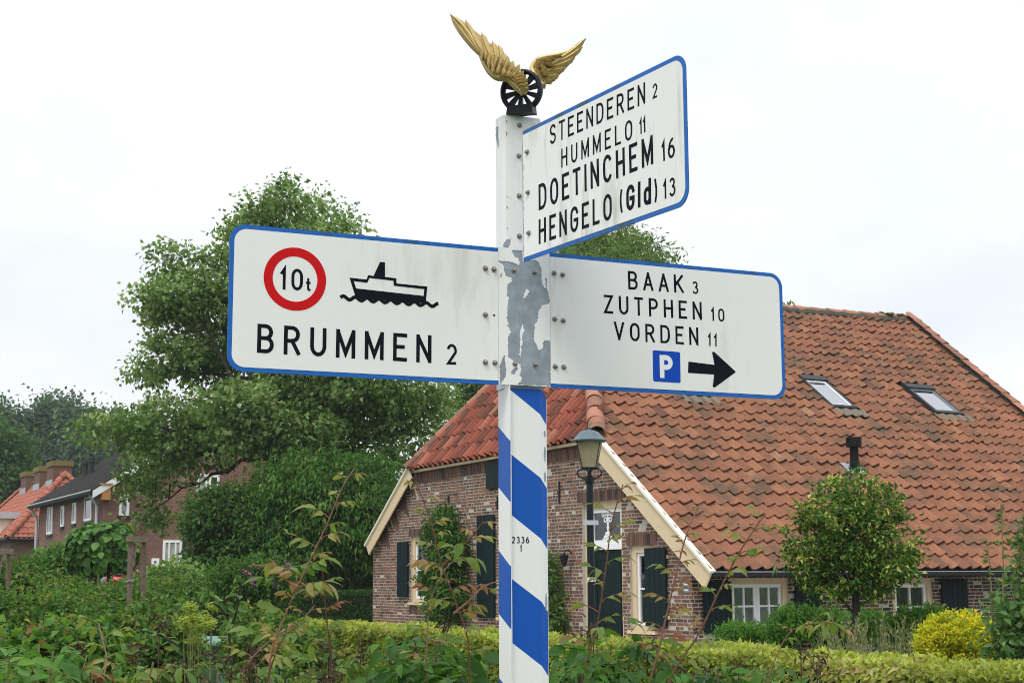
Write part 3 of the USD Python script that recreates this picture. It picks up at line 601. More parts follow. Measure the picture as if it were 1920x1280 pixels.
wing(sp_l, [dl(x) for x, y in sp_l], (webL, lambda x: dl(x) + .03),
     [((470, 600), 4.955, (76, 92), 4.985, 62, .03), ((500, 620), 4.952, (150, 125), 4.985, 60, .03), ((520, 640), 4.95, (245, 158), 4.98, 70, .03), ((560, 660), 4.95, (425, 302), 4.975, 78, .02), ((600, 690), 4.945, (545, 398), 4.97, 80, .0), ((640, 690), 4.945, (612, 440), 4.965, 75, -.02), ((660, 700), 4.945, (668, 520), 4.96, 70, -.02)],
     [((440, 600), 4.93, (430, 455), 4.935, 42), ((470, 620), 4.93, (470, 500), 4.935, 44), ((505, 640), 4.93, (520, 515), 4.935, 50), ((560, 700), 4.925, (600, 530), 4.93, 62), ((610, 710), 4.925, (655, 540), 4.93, 62), ((665, 730), 4.92, (720, 565), 4.925, 66), ((720, 750), 4.92, (775, 615), 4.925, 62), ((760, 780), 4.915, (842, 655), 4.92, 62),
      ((520, 690), 4.92, (490, 570), 4.92, 46), ((560, 740), 4.915, (535, 610), 4.918, 50), ((600, 760), 4.912, (618, 650), 4.915, 58), ((650, 780), 4.91, (678, 682), 4.912, 56), ((700, 790), 4.91, (735, 715), 4.912, 56), ((740, 800), 4.91, (790, 755), 4.912, 50),
      ((780, 810), 4.91, (885, 730), 4.915, 52), ((790, 830), 4.908, (910, 775), 4.912, 48), ((800, 850), 4.905, (932, 822), 4.91, 48), ((820, 880), 4.905, (936, 875), 4.908, 46), ((840, 925), 4.9, (938, 925), 4.905, 52)], nL, [3, 16, 30, 40, 46])
nR = unit([.25, -.95, .15])
sp_r = [(1565, 365), (1500, 430), (1400, 490), (1280, 535), (1150, 558), (1060, 580), (1000, 630), (975, 690), (1000, 760), (1090, 880)]
webR = [(1545, 390), (1400, 495), (1280, 540), (1150, 565), (1060, 590), (1000, 640), (980, 690), (1010, 760), (1090, 890), (1120, 880), (1150, 835), (1240, 800), (1260, 760), (1330, 700), (1420, 600), (1510, 470)]
wing(sp_r, [5.16] * 6 + [5.14, 5.12, 5.1, 5.08], (webR, lambda x: 5.12 + (x - 1000) * 6e-5),
     [((1180, 640), 5.155, (1566, 362), 5.16, 62, -.05), ((1170, 670), 5.15, (1530, 455), 5.158, 62, -.05), ((1150, 700), 5.145, (1445, 575), 5.155, 66, -.05), ((1130, 740), 5.14, (1345, 685), 5.15, 66, -.04), ((1110, 790), 5.135, (1270, 770), 5.145, 70, -.04), ((1100, 820), 5.13, (1200, 840), 5.14, 62, -.03), ((1080, 800), 5.125, (1110, 915), 5.13, 56, 0)],
     [((1120, 590), 5.14, (1295, 545), 5.14, 46), ((1110, 580), 5.135, (1230, 590), 5.135, 50), ((1060, 600), 5.13, (1190, 605), 5.13, 56), ((1020, 610), 5.125, (1120, 640), 5.125, 60), ((1100, 640), 5.13, (1220, 660), 5.13, 56), ((1000, 650), 5.12, (1055, 690), 5.12, 60), ((1060, 660), 5.125, (1135, 710), 5.125, 64), ((1000, 700), 5.115, (1060, 760), 5.115, 62), ((1070, 720), 5.12, (1150, 770), 5.12, 58), ((1020, 750), 5.11, (1090, 830), 5.11, 56)], nR, [3, 14, 24, 30, 36])
# ================================================================ farmhouse
YAW = math.radians(60)
U = np.array([-math.cos(YAW), math.sin(YAW), 0]); V = np.array([math.sin(YAW), math.cos(YAW), 0])   # along the gable (to the left, away), along the long side (to the right, away)
d_ = ray(1298, 1100); HC = EYE + d_ * (24.8 / d_[1]); HC[2] = 0
def loc(P): q = P - HC; return np.array([q @ U, q @ V, q[2]])
def W3(a, b, z): return HC + U * a + V * b + UPV * z
def onG(px, py, off=0.): return loc(hit(px, py, HC + V * off, V))[[0, 2]]          # on the gable wall
def onL(px, py, off=0.): return loc(hit(px, py, HC + U * off, U))[[1, 2]]          # on the long wall
FG = lambda v: HC + v[:, :1] * U + v[:, 1:2] * UPV - v[:, 2:3] * V                 # gable: across, up, outwards
FL = lambda v: HC + v[:, :1] * V + v[:, 1:2] * UPV - v[:, 2:3] * U
VO = -.16                                                                          # verge overhang
Gp = HC + V * VO
R0 = hit(1332, 1067, Gp, V); R1 = hit(1119, 817, Gp, V); L0 = hit(689, 1019, Gp, V); L1 = hit(766, 879, Gp, V)
rd = unit(R1 - R0); NM = np.cross(rd, V); NM = NM if NM[2] > 0 else -NM; NM = unit(NM)          # main roof plane
SU = np.cross(NM, V); SU = SU if SU[2] > 0 else -SU; SU = unit(SU)
E1 = hit(1099, 548, R0, NM); E2 = hit(1700, 600, R0, NM)
far = hit(1915, 780.4, R0, NM); fd = unit(far - E2)
tt = ((R0[2] - E2[2]) / fd[2]); FAR = E2 + fd * tt
W = loc(hit(699, 1100, HC, V))[0]
put('path', MB().box((-3.6, -4.2, .002), (W + 1.0, -.0, .006), lambda v: HC + v[:, :1] * U + v[:, 1:2] * V + v[:, 2:3] * UPV).box((-3.6, .001, .002), (-.0, 15.0, .006), lambda v: HC + v[:, :1] * U + v[:, 1:2] * V + v[:, 2:3] * UPV).mesh(), 'paving', kind='structure')
fh = thing('farmhouse', HC, 'old brick farmhouse with red pantile hipped roof, cream bargeboards and dark green shutters', 'farmhouse')
rng = np.random.default_rng(5)

def pieces(name, plist, mat_, parent, limit=300, smooth=False, stuff=None):
    """plist: (v, f, tint); the nearest LIMIT become parts of their own, the rest one part"""
    dist = [np.linalg.norm(v.mean(0) - EYE) for v, f, t in plist]; order = np.argsort(dist)
    for i in order[:limit]: put(name, (plist[i][0], plist[i][1]), mat_, parent, tint=plist[i][2], smooth=smooth)
    if len(order) > limit:
        m = MB()
        for i in order[limit:]: m.add(*plist[i])
        put(stuff or ('far_' + name), m.mesh(), mat_, parent, tint=m.tint(), smooth=smooth, kind='stuff')

# ---- pantiles
def pantiles(O, ex, ey, n, poly, w, g, jit=.006, holes=None, amp=.03, thick=.02, seg=8, bond=0., flip=False, sink=0, tstd=.16):
    """tiles on the plane (O, ex along the eave, ey up the slope); poly in plane coordinates"""
    x0, y0, x1, y1 = poly.bounds; out = []; pp = shapely.prepared.prep(poly.buffer(-.02)); hh = shapely.prepared.prep(holes) if holes is not None else None
    us = np.linspace(0, 1, seg + 1)
    prof = amp * (np.where(us < .62, -.75 * np.sin(us / .62 * np.pi), .95 * np.sin((us - .62) / .38 * np.pi)))      # trough, then the roll
    if flip: prof = prof[::-1]
    rows = int((y1 - y0) / g) + 1
    for r in range(rows):
        yy = y0 + r * g; n_ = int((x1 - x0) / w) + 2
        dy = rng.normal(0, .004)
        for c in range(n_):
            xx = x0 + c * w + (bond * w if r % 2 else 0)
            ctr = Point(xx + w * .5, yy + g * .5)
            if not pp.contains(ctr) or (hh and hh.intersects(ctr)): continue
            j = rng.normal(0, jit, 3); rot = rng.normal(0, .006)
            ov = .08
            xs = xx + us * (w + .018) + j[0]
            lo = np.c_[xs, np.full(seg + 1, yy + dy + j[1] * 1.4) + (us - .5) * rot * 2, prof + thick + .016 + abs(j[2])]
            hi = np.c_[xs, np.full(seg + 1, yy + g + ov), prof + .004]
            md = np.c_[xs, np.full(seg + 1, yy + g * .35), prof + thick * .75 + .012]
            lb = lo.copy(); lb[:, 2] -= thick; lb[:, 1] += .004
            v = np.vstack([lb, lo, lo, md, hi]); k = seg + 1; f = []
            for a in (0, 2, 3):
                for i in range(seg): f.append([a * k + i, a * k + i + 1, (a + 1) * k + i + 1, (a + 1) * k + i])
            e = len(v); v = np.vstack([v, lb[[0, -1]], lo[[0, -1]], md[[0, -1]]])
            f = np.array(f); f = np.vstack([f[:, [0, 1, 2]], f[:, [0, 2, 3]], [[e, e + 2, e + 4], [e + 1, e + 5, e + 3]]])
            P = O + v[:, :1] * ex + v[:, 1:2] * ey + (v[:, 2:3] + sink) * n
            out.append((P, f, float(np.clip(rng.normal(.5, tstd), 0, 1))))
    return out
def half_round(p0, p1, r0, r1, upn, name, parent, matn, nseg=None, tilt=.02, over=.07, lim=None):
    """a row of half-round ridge tiles from p0 to p1"""
    L = np.linalg.norm(p1 - p0); d = (p1 - p0) / L; k = nseg or int(L / .38); st = L / k; upn = unit(upn - d * (upn @ d)); sd = np.cross(d, upn)
    for i in range(k):
        a = p0 + d * st * i; b = p0 + d * (st * (i + 1) + over); ang = np.linspace(-.08, np.pi + .08, 9); jj = rng.normal(0, .008, 2)
        v = []
        for P, r, o in ((a, r0, tilt), (b, r1, 0)):
            for q in (r, r - .018): v.append(P + sd * jj[0] + upn * (o + jj[1] * .5) + np.cos(ang)[:, None] * q * sd + np.sin(ang)[:, None] * q * upn)
        v = np.vstack(v); n = 9; f = []
        for j in range(n - 1): f += [[j, j + 1, 2 * n + j + 1, 2 * n + j], [n + j + 1, n + j, 3 * n + j, 3 * n + j + 1], [n + j, n + j + 1, j + 1, j], [2 * n + j, 2 * n + j + 1, 3 * n + j + 1, 3 * n + j]]
        put(name, (v, np.array(f)), matn, parent, tint=float(np.clip(rng.normal(.5, .3), 0, 1)), smooth=35)

# main roof
roof = MB()
back = E1 + (L1 - E1) * 1.0
L0b = L0 + V * 16; Lr = L0
for tri in ((R0, FAR, E2), (R0, E2, E1), (R0, E1, R1)): pass
dn = -.035
P0 = [q + NM * dn for q in (R0, FAR, E2, E1, R1)]
rv = P0 + [q + NM * -.12 for q in (R0, FAR, E2, E1, R1)]
roof.add(rv, [[0, 1, 2], [0, 2, 3], [0, 3, 4], [7, 6, 5], [8, 7, 5], [9, 8, 5]])
# left slope and the far hip, out of sight but closing the house
LB = L0 + V * 14.0
roof.add([L0 - UPV * .06, L1 - UPV * .06, E1 - UPV * .08, E2 - UPV * .08, LB - UPV * .06], [[0, 1, 2], [0, 2, 4], [2, 3, 4]])
roof.add([FAR - UPV * .06, LB - UPV * .06, E2 - UPV * .08], [[0, 1, 2]])
NH = np.cross(R1 - L1, E1 - L1); NH = unit(NH if NH[2] > 0 else -NH)
roof.add([L1 - NH * .03, R1 - NH * .03, E1 - NH * .03], [[0, 1, 2]])
rf = put('roof', roof.mesh(), 'under_roof', fh)
def pc(P, O, ex, ey): q = P - O; return (q @ ex, q @ ey)
mp = Polygon([pc(q, R0, V, SU) for q in (R0, FAR, E2, E1, R1)])
sky_px = [[(1505.5, 708.5), (1557, 713), (1589, 769), (1542.7, 768)], [(1704, 725), (1753.5, 729), (1789, 777), (1740, 781.6)], [(1230, 690), (1283, 692), (1322, 747), (1272, 745)]]
sky3 = []
for q in sky_px:
    c = [np.array(pc(hit(x, y, R0, NM), R0, V, SU)) for x, y in q]
    lo, hi = (c[2] + c[3]) / 2, (c[0] + c[1]) / 2; w = (np.linalg.norm(c[1] - c[0]) + np.linalg.norm(c[2] - c[3])) / 2
    w *= .93; L_ = hi[1] - lo[1]; sky3.append(((lo[0] + hi[0]) / 2 - w / 2, lo[1] + .02 * L_, (lo[0] + hi[0]) / 2 + w / 2, hi[1] - .05 * L_))
fl_c = np.array(pc(hit(1603, 884, R0, NM), R0, V, SU))
holes = unary_union([sbox(a - .06, b - .24, c + .12, d + .02) for a, b, c, d in sky3] + [sbox(fl_c[0] - .2, fl_c[1] - .1, fl_c[0] + .16, fl_c[1] + .2)])
TW, TG = .262, .375
pieces('pantile', pantiles(R0, V, SU, NM, mp, TW, TG, holes=holes, amp=.04, thick=.026, jit=.012, tstd=.13), 'pantile', fh, 300, smooth=True)
print('main tiles', mp.bounds)
# front hip
EXH = unit(R1 - L1); EYH = np.cross(NH, EXH); EYH = EYH if EYH[2] > 0 else -EYH
hp = Polygon([pc(q, L1, EXH, EYH) for q in (L1, R1, E1)]).buffer(.03)
pieces('hip_tile', pantiles(L1, EXH, EYH, NH, hp, .235, .40, jit=.008, amp=.085, thick=.018, tstd=.27, seg=10), 'hip_tile', fh, 200, smooth=True)
# ridge and hips
half_round(E1 - UPV * .02, E2 - UPV * .02, .13, .125, UPV, 'ridge_tile', fh, 'ridge_clay', 18)
half_round(L1 + NH * .03 - UPV * .02, E1 + UPV * .01, .115, .11, NH + unit(U + UPV), 'ridge_tile', fh, 'ridge_clay', 17)
half_round(R1 - V * .0 + UPV * .02, E1 + UPV * .02, .165, .155, NH + NM, 'ridge_tile', fh, 'ridge_clay', 16)
half_round(FAR + NM * .09, E2 + NM * .09, .14, .13, NM + V * .9, 'ridge_tile', fh, 'ridge_clay', 26)
m = MB()
for p, q, nn, s in ((E1, E2, NM, -1), (FAR, E2, NM, -1)):      # old mortar bedding under the ridge
    d = unit(q - p); sd = np.cross(d, nn); sd = sd if sd[2] < 0 or abs(sd[2]) < 1e-6 else -sd
    k = 60; pts = np.linspace(p, q, k) + (sd * .085) + UPV * .012
    m.tube(pts + rng.normal(0, .012, (k, 3)), .085 + rng.random(k) * .025, 7)
p, q = L1 + NH * .01, E1; pts = np.linspace(p, q, 50) + EXH * .10; m.tube(pts + rng.normal(0, .01, (50, 3)), .06 + rng.random(50) * .02, 7)
put('ridge_bedding', m.mesh(), 'old_mortar', fh)
m = MB()
for k in range(26):
    c = E2 + V * (-.95 * rng.random()) + U * rng.normal(-.05, .06) + UPV * (.085 + rng.normal(0, .015)); s = trimesh.creation.icosphere(1, .03 + .05 * rng.random()); vv = s.vertices * [1.3, 1.3, .5] + c + rng.normal(0, .008, s.vertices.shape); m.add(vv, s.faces)
put('moss', m.mesh(), 'moss', fh, kind='stuff')

# skylights
FM = frame(R0, V, SU, NM)
for k, (a, b, c, d) in enumerate(sky3):
    if k == 1: pass
    fr = put('skylight', MB().prism(sbox(a, b, c, d).difference(sbox(a + .07, b + .085, c - .07, d - .15)), FM, -.02, .085).mesh(), 'skylight_grey', fh)
    put('hood', MB().prism(sbox(a - .012, d - .16, c + .012, d + .012), FM, .0855, .12).mesh(), 'skylight_grey', fr)
    put('sash', MB().prism(sbox(a + .0705, b + .0855, c - .0705, d - .16).difference(sbox(a + .10, b + .12, c - .10, d - .19)), FM, .04, .075).mesh(), 'white_frame' if k != 1 else 'gutter_lip', fr)
    put('pane', MB().prism(sbox(a + .095, b + .115, c - .095, d - .185), FM, .046, .054).mesh(), 'skylight_pane', fr)
    if k == 1: put('blind', MB().prism(sbox(a + .10, (b + d) / 2 + .15, c - .10, d - .19), FM, .02, .03).mesh(), 'skylight_grey', fr)
    # lead apron moulded over the tiles below
    n = 40; xs = np.linspace(a - .10, c + .16, n); h = .035 + .022 * np.sin((xs) / TW * 2 * np.pi)
    v = np.vstack([np.c_[xs, np.full(n, b - .26), h], np.c_[xs, np.full(n, b - .02), h * .6 + .03], np.c_[xs, np.full(n, b - .26), h - .02]])
    f = [[i, i + 1, n + i + 1, n + i] for i in range(n - 1)] + [[2 * n + i, 2 * n + i + 1, i + 1, i] for i in range(n - 1)]
    put('lead_apron', (FM(v), np.array(f)), 'apron', fr, smooth=40)
# flue
fb = R0 + V * fl_c[0] + SU * fl_c[1]
top = at(1603, 820, fb[1])[2]; zc = at(1603, 838, fb[1])[2]
fl_ = put('flue', MB().lathe([(.10, -.3), (.10, .18), (.085, .20), (.085, zc - fb[2]), (.15, zc - fb[2] + .005), (.15, top - fb[2]), (.13, top - fb[2]), (.13, top - fb[2] - .05), (0, top - fb[2] - .05)], fb, 18).mesh(), 'flue_black', fh, smooth=35)
put('flashing', MB().prism(sbox(fl_c[0] - .22, fl_c[1] - .12, fl_c[0] + .2, fl_c[1] + .25), FM, .03, .045).mesh(), 'lead', fl_)

# ---- walls
E_WALL_TOP = loc(R0)[2] + .18
def wall_poly_gable():
    # follows the underside of the verges and the hip
    off = UPV * -.14
    pts = [loc(hit(*proj_(q + off), HC, V))[[0, 2]] for q in (R0, R1, L1, L0)]
    return pts
def proj_(P):
    d = np.asarray(P) - EYE; w = d @ cf; return (960 + FPX * (d @ CX) / w, 640 - FPX * (d @ CU) / w)
R0l, R1l, L1l, L0l = loc(R0), loc(R1), loc(L1), loc(L0)
hipz = lambda a: np.interp(a, [R1l[0], L1l[0]], [R1l[2], L1l[2]])
GP = Polygon([(0, 0), (W, 0), (W, L0l[2] + (L0l[0] - W) * (L1l[2] - L0l[2]) / (L0l[0] - L1l[0]) - .06), (L1l[0] - .05, L1l[2] - .06), (R1l[0] + .05, R1l[2] - .08), (0, R0l[2] + (0 - R0l[0]) * (R1l[2] - R0l[2]) / (R1l[0] - R0l[0]) - .06)])
def rectG(x0, y0, x1, y1):
    a = onG(x0, y0); b = onG(x1, y1); return sbox(min(a[0], b[0]), min(a[1], b[1]), max(a[0], b[0]), max(a[1], b[1]))
def rectL(x0, y0, x1, y1):
    a = onL(x0, y0); b = onL(x1, y1); return sbox(min(a[0], b[0]), min(a[1], b[1]), max(a[0], b[0]), max(a[1], b[1]))
def spanG(xl, xr, zt_px, zb_px, xref=None):
    a = onG(xl, zt_px); b = onG(xr, zt_px); x = xref or xl; z1 = onG(x, zt_px)[1]; z0 = onG(x, zb_px)[1]
    return (min(a[0], b[0]), z0, max(a[0], b[0]), z1)
gw = spanG(770, 826, 1006, 1128); gbig = spanG(935, 1027, 972, 1156, 935); gdoor = list(spanG(1090, 1165, 942, 1200)); gdoor[1] = .02; gwr = spanG(1180, 1226, 1023, 1180); ghatch = spanG(916, 950, 866, 917)
opens_G = [gw, gbig, gdoor, gwr]
def spanL(xl, xr, zt_px, zb_px):
    a = onL(xl, zt_px); b = onL(xr, zb_px); return (a[0], b[1], b[0], a[1])
lw1 = spanL(1366, 1481, 1083, 1184); lw2 = spanL(1672, 1753, 1084, 1186)
LLEN = loc(FAR)[1] - .3
LP = sbox(0, 0, LLEN, R0l[2] + .12)
H_, BL = .0635, .222
def bricks(poly, openings, FR, name, matn, limit, soldiers=(), seed=1, deep=.012, band=None):
    rg = np.random.default_rng(seed); op = unary_union([sbox(*o) for o in openings] + [sbox(*s) for s in soldiers] + ([band] if band is not None else [])); region = poly.difference(op)
    x0, y0, x1, y1 = region.bounds; out = []; prep = shapely.prepared.prep(region)
    for r in range(int((y1 - y0) / H_) + 1):
        z = y0 + r * H_ + .0; x = x0 - rg.random() * .2; wob = rg.normal(0, .002)
        while x < x1:
            L = (BL if rg.random() < (.75 if r % 2 else .3) else BL / 2) - .0; L *= 1 + rg.normal(0, .03)
            q = sbox(x + .010, z + .008, x + L - .010, z + H_ - .008); x += L
            if prep.contains(q): px = q.exterior.coords[:4]
            elif prep.intersects(q):
                q = q.intersection(region)
                if q.area < .0008: continue
                q = max(getattr(q, 'geoms', [q]), key=lambda g: g.area)
                if q.geom_type != 'Polygon': continue
                px = list(q.convex_hull.exterior.coords)[:-1]
            else: continue
            px = np.array(px)
            if Polygon(px).exterior.is_ccw is False: px = px[::-1]
            n = len(px); jj = rg.normal(0, .0015, (n, 2)) if n == 4 else 0; px = px + jj; d = rg.normal(0, .0028) + wob * .3
            fr = np.c_[px, np.full(n, d)]; bk = np.c_[px, np.full(n, -deep)]
            f = [[0, i, i + 1] for i in range(1, n - 1)] + [t for i in range(n) for t in ([n + i, n + (i + 1) % n, (i + 1) % n], [n + i, (i + 1) % n, i])]
            out.append((FR(np.vstack([fr, bk])), np.array(f), float(np.clip(rg.normal(.48, .21), 0, 1))))
    # soldier courses
    for (a, b, c, d) in soldiers:
        k = max(1, int((c - a) / H_)); st = (c - a) / k
        for i in range(k):
            q = np.array([(a + i * st + .006, b + .004), (a + (i + 1) * st - .006, b + .004), (a + (i + 1) * st - .006, d - .004), (a + i * st + .006, d - .004)]) + rg.normal(0, .002, (4, 2))
            dd = .006 + rg.normal(0, .003); fr = np.c_[q, np.full(4, dd)]; bk = np.c_[q, np.full(4, -deep)]
            f = [[0, 1, 2], [0, 2, 3]] + [t for i2 in range(4) for t in ([4 + i2, 4 + (i2 + 1) % 4, (i2 + 1) % 4], [4 + i2, (i2 + 1) % 4, i2])]
            out.append((FR(np.vstack([fr, bk])), np.array(f), float(np.clip(rg.normal(.3, .2), 0, 1))))
    return out
def backing(poly, openings, FR, name, parent, t0=-.30):
    return put(name, MB().prism(poly.difference(unary_union([sbox(*o) for o in openings])), FR, t0, -.0045).mesh(), 'mortar', parent)
sold = [(gdoor[0] - .14, gdoor[3], gdoor[2] + .14, gdoor[3] + .20), (gwr[0] - .1, gwr[3], gwr[2] + .1, gwr[3] + .20), (gw[0] - .1, gw[3], gw[2] + .1, gw[3] + .18), (gw[0] - .05, gw[1] - .26, gw[2] + .05, gw[1] - .04)]
# slanting courses under the hip eave and along the left verge, on edge
slant = []
rg = np.random.default_rng(9)
n = int((L1l[0] - R1l[0]) / .068)
band_pts = []
for i in range(n):
    a = R1l[0] + .1 + i * (L1l[0] - R1l[0] - .2) / n; zt_ = hipz(a) - .085
    q = np.array([(a - .026, zt_ - .24), (a + .026, zt_ - .24), (a + .026 + .05, zt_), (a - .026 + .05, zt_)]) + rg.normal(0, .003, (4, 2)); dd = .012 + rg.normal(0, .004)
    slant.append((FG(np.vstack([np.c_[q, np.full(4, dd)], np.c_[q, np.full(4, -.012)]])), np.array([[0, 1, 2], [0, 2, 3]] + [t for i2 in range(4) for t in ([4 + i2, 4 + (i2 + 1) % 4, (i2 + 1) % 4], [4 + i2, (i2 + 1) % 4, i2])]), float(np.clip(rg.normal(.22, .15), 0, 1))))
band = Polygon([(a, hipz(a) - .085 - .245) for a in np.linspace(R1l[0] + .06, L1l[0] - .02, 20)] + [(a, hipz(a) + .1) for a in np.linspace(L1l[0] - .02, R1l[0] + .06, 20)])
# tumbled triangles along the left verge
vd = unit(np.array([L1l[0] - L0l[0], L1l[2] - L0l[2]])); vn = np.array([vd[1], -vd[0]]); vn = vn if vn[0] < 0 else -vn
tri_b = []
Lv = np.hypot(L1l[0] - L0l[0], L1l[2] - L0l[2]); ntri = 4
for k in range(ntri):
    s0, s1 = .25 + k * (Lv - .3) / ntri, .25 + (k + 1) * (Lv - .3) / ntri
    base = np.array([L0l[0], L0l[2]]) + vn * .05
    T = Polygon([base + vd * s0, base + vd * s1, base + vd * ((s0 + s1) / 2 + .1) + vn * .62]).intersection(GP)
    tri_b.append(T)
    j = 0; s = s0 + .03
    while s < s1:
        q = Polygon([base + vd * s, base + vd * (s + .054), base + vd * (s + .054) + vn * .7, base + vd * s + vn * .7]).intersection(T); s += .066
        if q.area < .002 or q.geom_type != 'Polygon': continue
        px = np.array(q.convex_hull.exterior.coords[:-1]); px = px if Polygon(px).exterior.is_ccw else px[::-1]; n_ = len(px); dd = rg.normal(0, .003)
        f = [[0, i, i + 1] for i in range(1, n_ - 1)] + [t for i in range(n_) for t in ([n_ + i, n_ + (i + 1) % n_, (i + 1) % n_], [n_ + i, (i + 1) % n_, i])]
        slant.append((FG(np.vstack([np.c_[px, np.full(n_, dd)], np.c_[px, np.full(n_, -.012)]])), np.array(f), float(np.clip(rg.normal(.3, .2), 0, 1))))
band = band.union(unary_union(tri_b).buffer(.004))
gwall = backing(GP.intersection(sbox(.012, 0, 99, 9)), opens_G, FG, 'gable_wall', fh)
bk = bricks(GP, opens_G, FG, 'brick', 'brick', 300, sold, 2, band=band) + slant
# FG turns the winding round
bk = [(v, f[:, ::-1], t) for v, f, t in bk]
pieces('brick', bk, 'brick', gwall, 300)
lwall = backing(LP.intersection(sbox(.02, 0, 99, 9)), [lw1, lw2], FL, 'long_wall', fh)
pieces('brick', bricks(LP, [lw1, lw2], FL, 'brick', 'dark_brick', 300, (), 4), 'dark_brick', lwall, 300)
m = MB(); m.box((W - .3, 0, -15.5), (W, 1.6, -.31), FG); m.box((.31, 0, -15.5), (W - .31, 1.6, -15.2), FG); put('back_wall', m.mesh(), 'mortar', fh)
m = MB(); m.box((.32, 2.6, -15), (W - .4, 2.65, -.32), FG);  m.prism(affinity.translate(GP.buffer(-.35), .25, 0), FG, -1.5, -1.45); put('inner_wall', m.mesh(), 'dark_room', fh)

m = MB()
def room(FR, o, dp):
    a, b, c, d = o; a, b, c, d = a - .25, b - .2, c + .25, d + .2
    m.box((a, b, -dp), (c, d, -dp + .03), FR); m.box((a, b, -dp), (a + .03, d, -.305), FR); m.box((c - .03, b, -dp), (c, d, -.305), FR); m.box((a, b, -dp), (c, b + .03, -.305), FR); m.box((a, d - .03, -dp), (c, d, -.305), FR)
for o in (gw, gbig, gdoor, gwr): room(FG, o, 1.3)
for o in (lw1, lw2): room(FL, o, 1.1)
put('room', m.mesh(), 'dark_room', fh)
# ---- windows, shutters, door (gable)
def window(FR, o, depth, cols, rows, fw=.09, sash=.055, bar=.028, curtain_h=.5, split=1, parent=fh, sill=True, transom=None):
    a, b, c, d = o
    fr = put('window', MB().prism(sbox(a, b, c, d).difference(sbox(a + fw, b + fw * .7, c - fw, d - fw)), FR, -depth - .05, -depth + .05).mesh(), 'cream', parent)
    ia, ib, ic, id_ = a + fw, b + fw * .7, c - fw, d - fw
    sw = (ic - ia) / split
    for s in range(split):
        x0, x1 = ia + s * sw + .003, ia + (s + 1) * sw - .003; g = sbox(x0, ib + .003, x1, id_ - .003)
        cut = []
        cw, rh = (x1 - x0 - 2 * sash + bar) / cols, (id_ - ib - 2 * sash + bar) / rows
        for i in range(cols):
            for j in range(rows): cut.append(sbox(x0 + sash + i * cw, ib + sash + j * rh, x0 + sash + (i + 1) * cw - bar, ib + sash + (j + 1) * rh - bar))
        sh = put('sash', MB().prism(g.difference(unary_union(cut)), FR, -depth - .03, -depth + .02).mesh(), 'white_frame', fr)
        for q in cut: put('pane', MB().prism(q.buffer(.008, join_style='mitre'), FR, -depth - .012, -depth - .006).mesh(), 'pane', sh)
    if curtain_h: 
        k = 40; xs = np.linspace(ia, ic, k); y = -depth - .12 + .012 * np.sin(xs * 55); v = np.vstack([np.c_[xs, np.full(k, ib), y], np.c_[xs, np.full(k, ib + (id_ - ib) * curtain_h), y]])
        put('curtain', (FR(v), np.array([[i, i + 1, k + i + 1, k + i] for i in range(k - 1)])), 'curtain', fr, smooth=True)
    if sill: put('sill', MB().prism(sbox(a - .05, b - .06, c + .05, b - .001), FR, -depth, .05).mesh(), 'cream', fr)
    return fr
def shutter(FR, o, side, name='shutter', planks=3, lean=0):
    a, b, c, d = o; s = put(name, MB().prism(sbox(a, b, c, d), FR, .03, .052).mesh(), 'dark_green', fh)
    w = (c - a) / planks
    for i in range(planks): put('plank', MB().prism(sbox(a + i * w + .004, b + .004, a + (i + 1) * w - .004, d - .004), FR, .052, .064).mesh(), 'dark_green', s)
    for z in (b + .12 * (d - b), d - .12 * (d - b)):
        e = c if side > 0 else a; put('hinge', MB().prism(sbox(e - .03, z - .03, e + .05, z + .03), FR, .0, .03).mesh(), 'cream', s)
window(FG, gw, .10, 1, 2, .11); shutter(FG, spanG(749, 768, 1016, 1118), 1)
window(FG, gbig, .12, 2, 3, .11, curtain_h=.3); shutter(FG, spanG(898.5, 930, 966, 1157, 900), 1, planks=4)
window(FG, gwr, .10, 1, 2, .12, curtain_h=.45); shutter(FG, spanG(1213, 1252, 1027, 1173), -1, planks=4)
shutter(FG, ghatch, 1, 'hatch', 2)
# door
a, b, c, d = gdoor; dp = .14
zt_ = onG(1110, 1025)[1]
fr = put('door', MB().prism(sbox(a, b, c, d).difference(sbox(a + .13, b, c - .13, d - .13)).difference(sbox(0, 0, 0, 0)), FG, -dp - .06, -dp + .06).mesh(), 'cream', fh)
put('transom_bar', MB().prism(sbox(a + .131, zt_ - .05, c - .131, zt_ + .05), FG, -dp - .05, -dp + .045).mesh(), 'white_frame', fr)
fan = sbox(a + .131, zt_ + .051, c - .131, d - .131)
put('fanlight_frame', MB().prism(fan.difference(fan.buffer(-.07)), FG, -dp - .03, -dp + .03).mesh(), 'white_frame', fr)
put('fanlight_pane', MB().prism(fan.buffer(-.065), FG, -dp - .02, -dp - .014).mesh(), 'pane', fr)
lf = put('door_leaf', MB().prism(sbox(a + .131, b, c - .131, zt_ - .051), FG, -dp - .045, -dp).mesh(), 'dark_green', fr)
for q in (sbox(a + .25, b + .3, c - .25, b + .95), sbox(a + .25, b + 1.1, c - .25, zt_ - .2)): put('panel', MB().prism(q.difference(q.buffer(-.04)), FG, -dp, -dp + .012).mesh(), 'dark_green', lf)
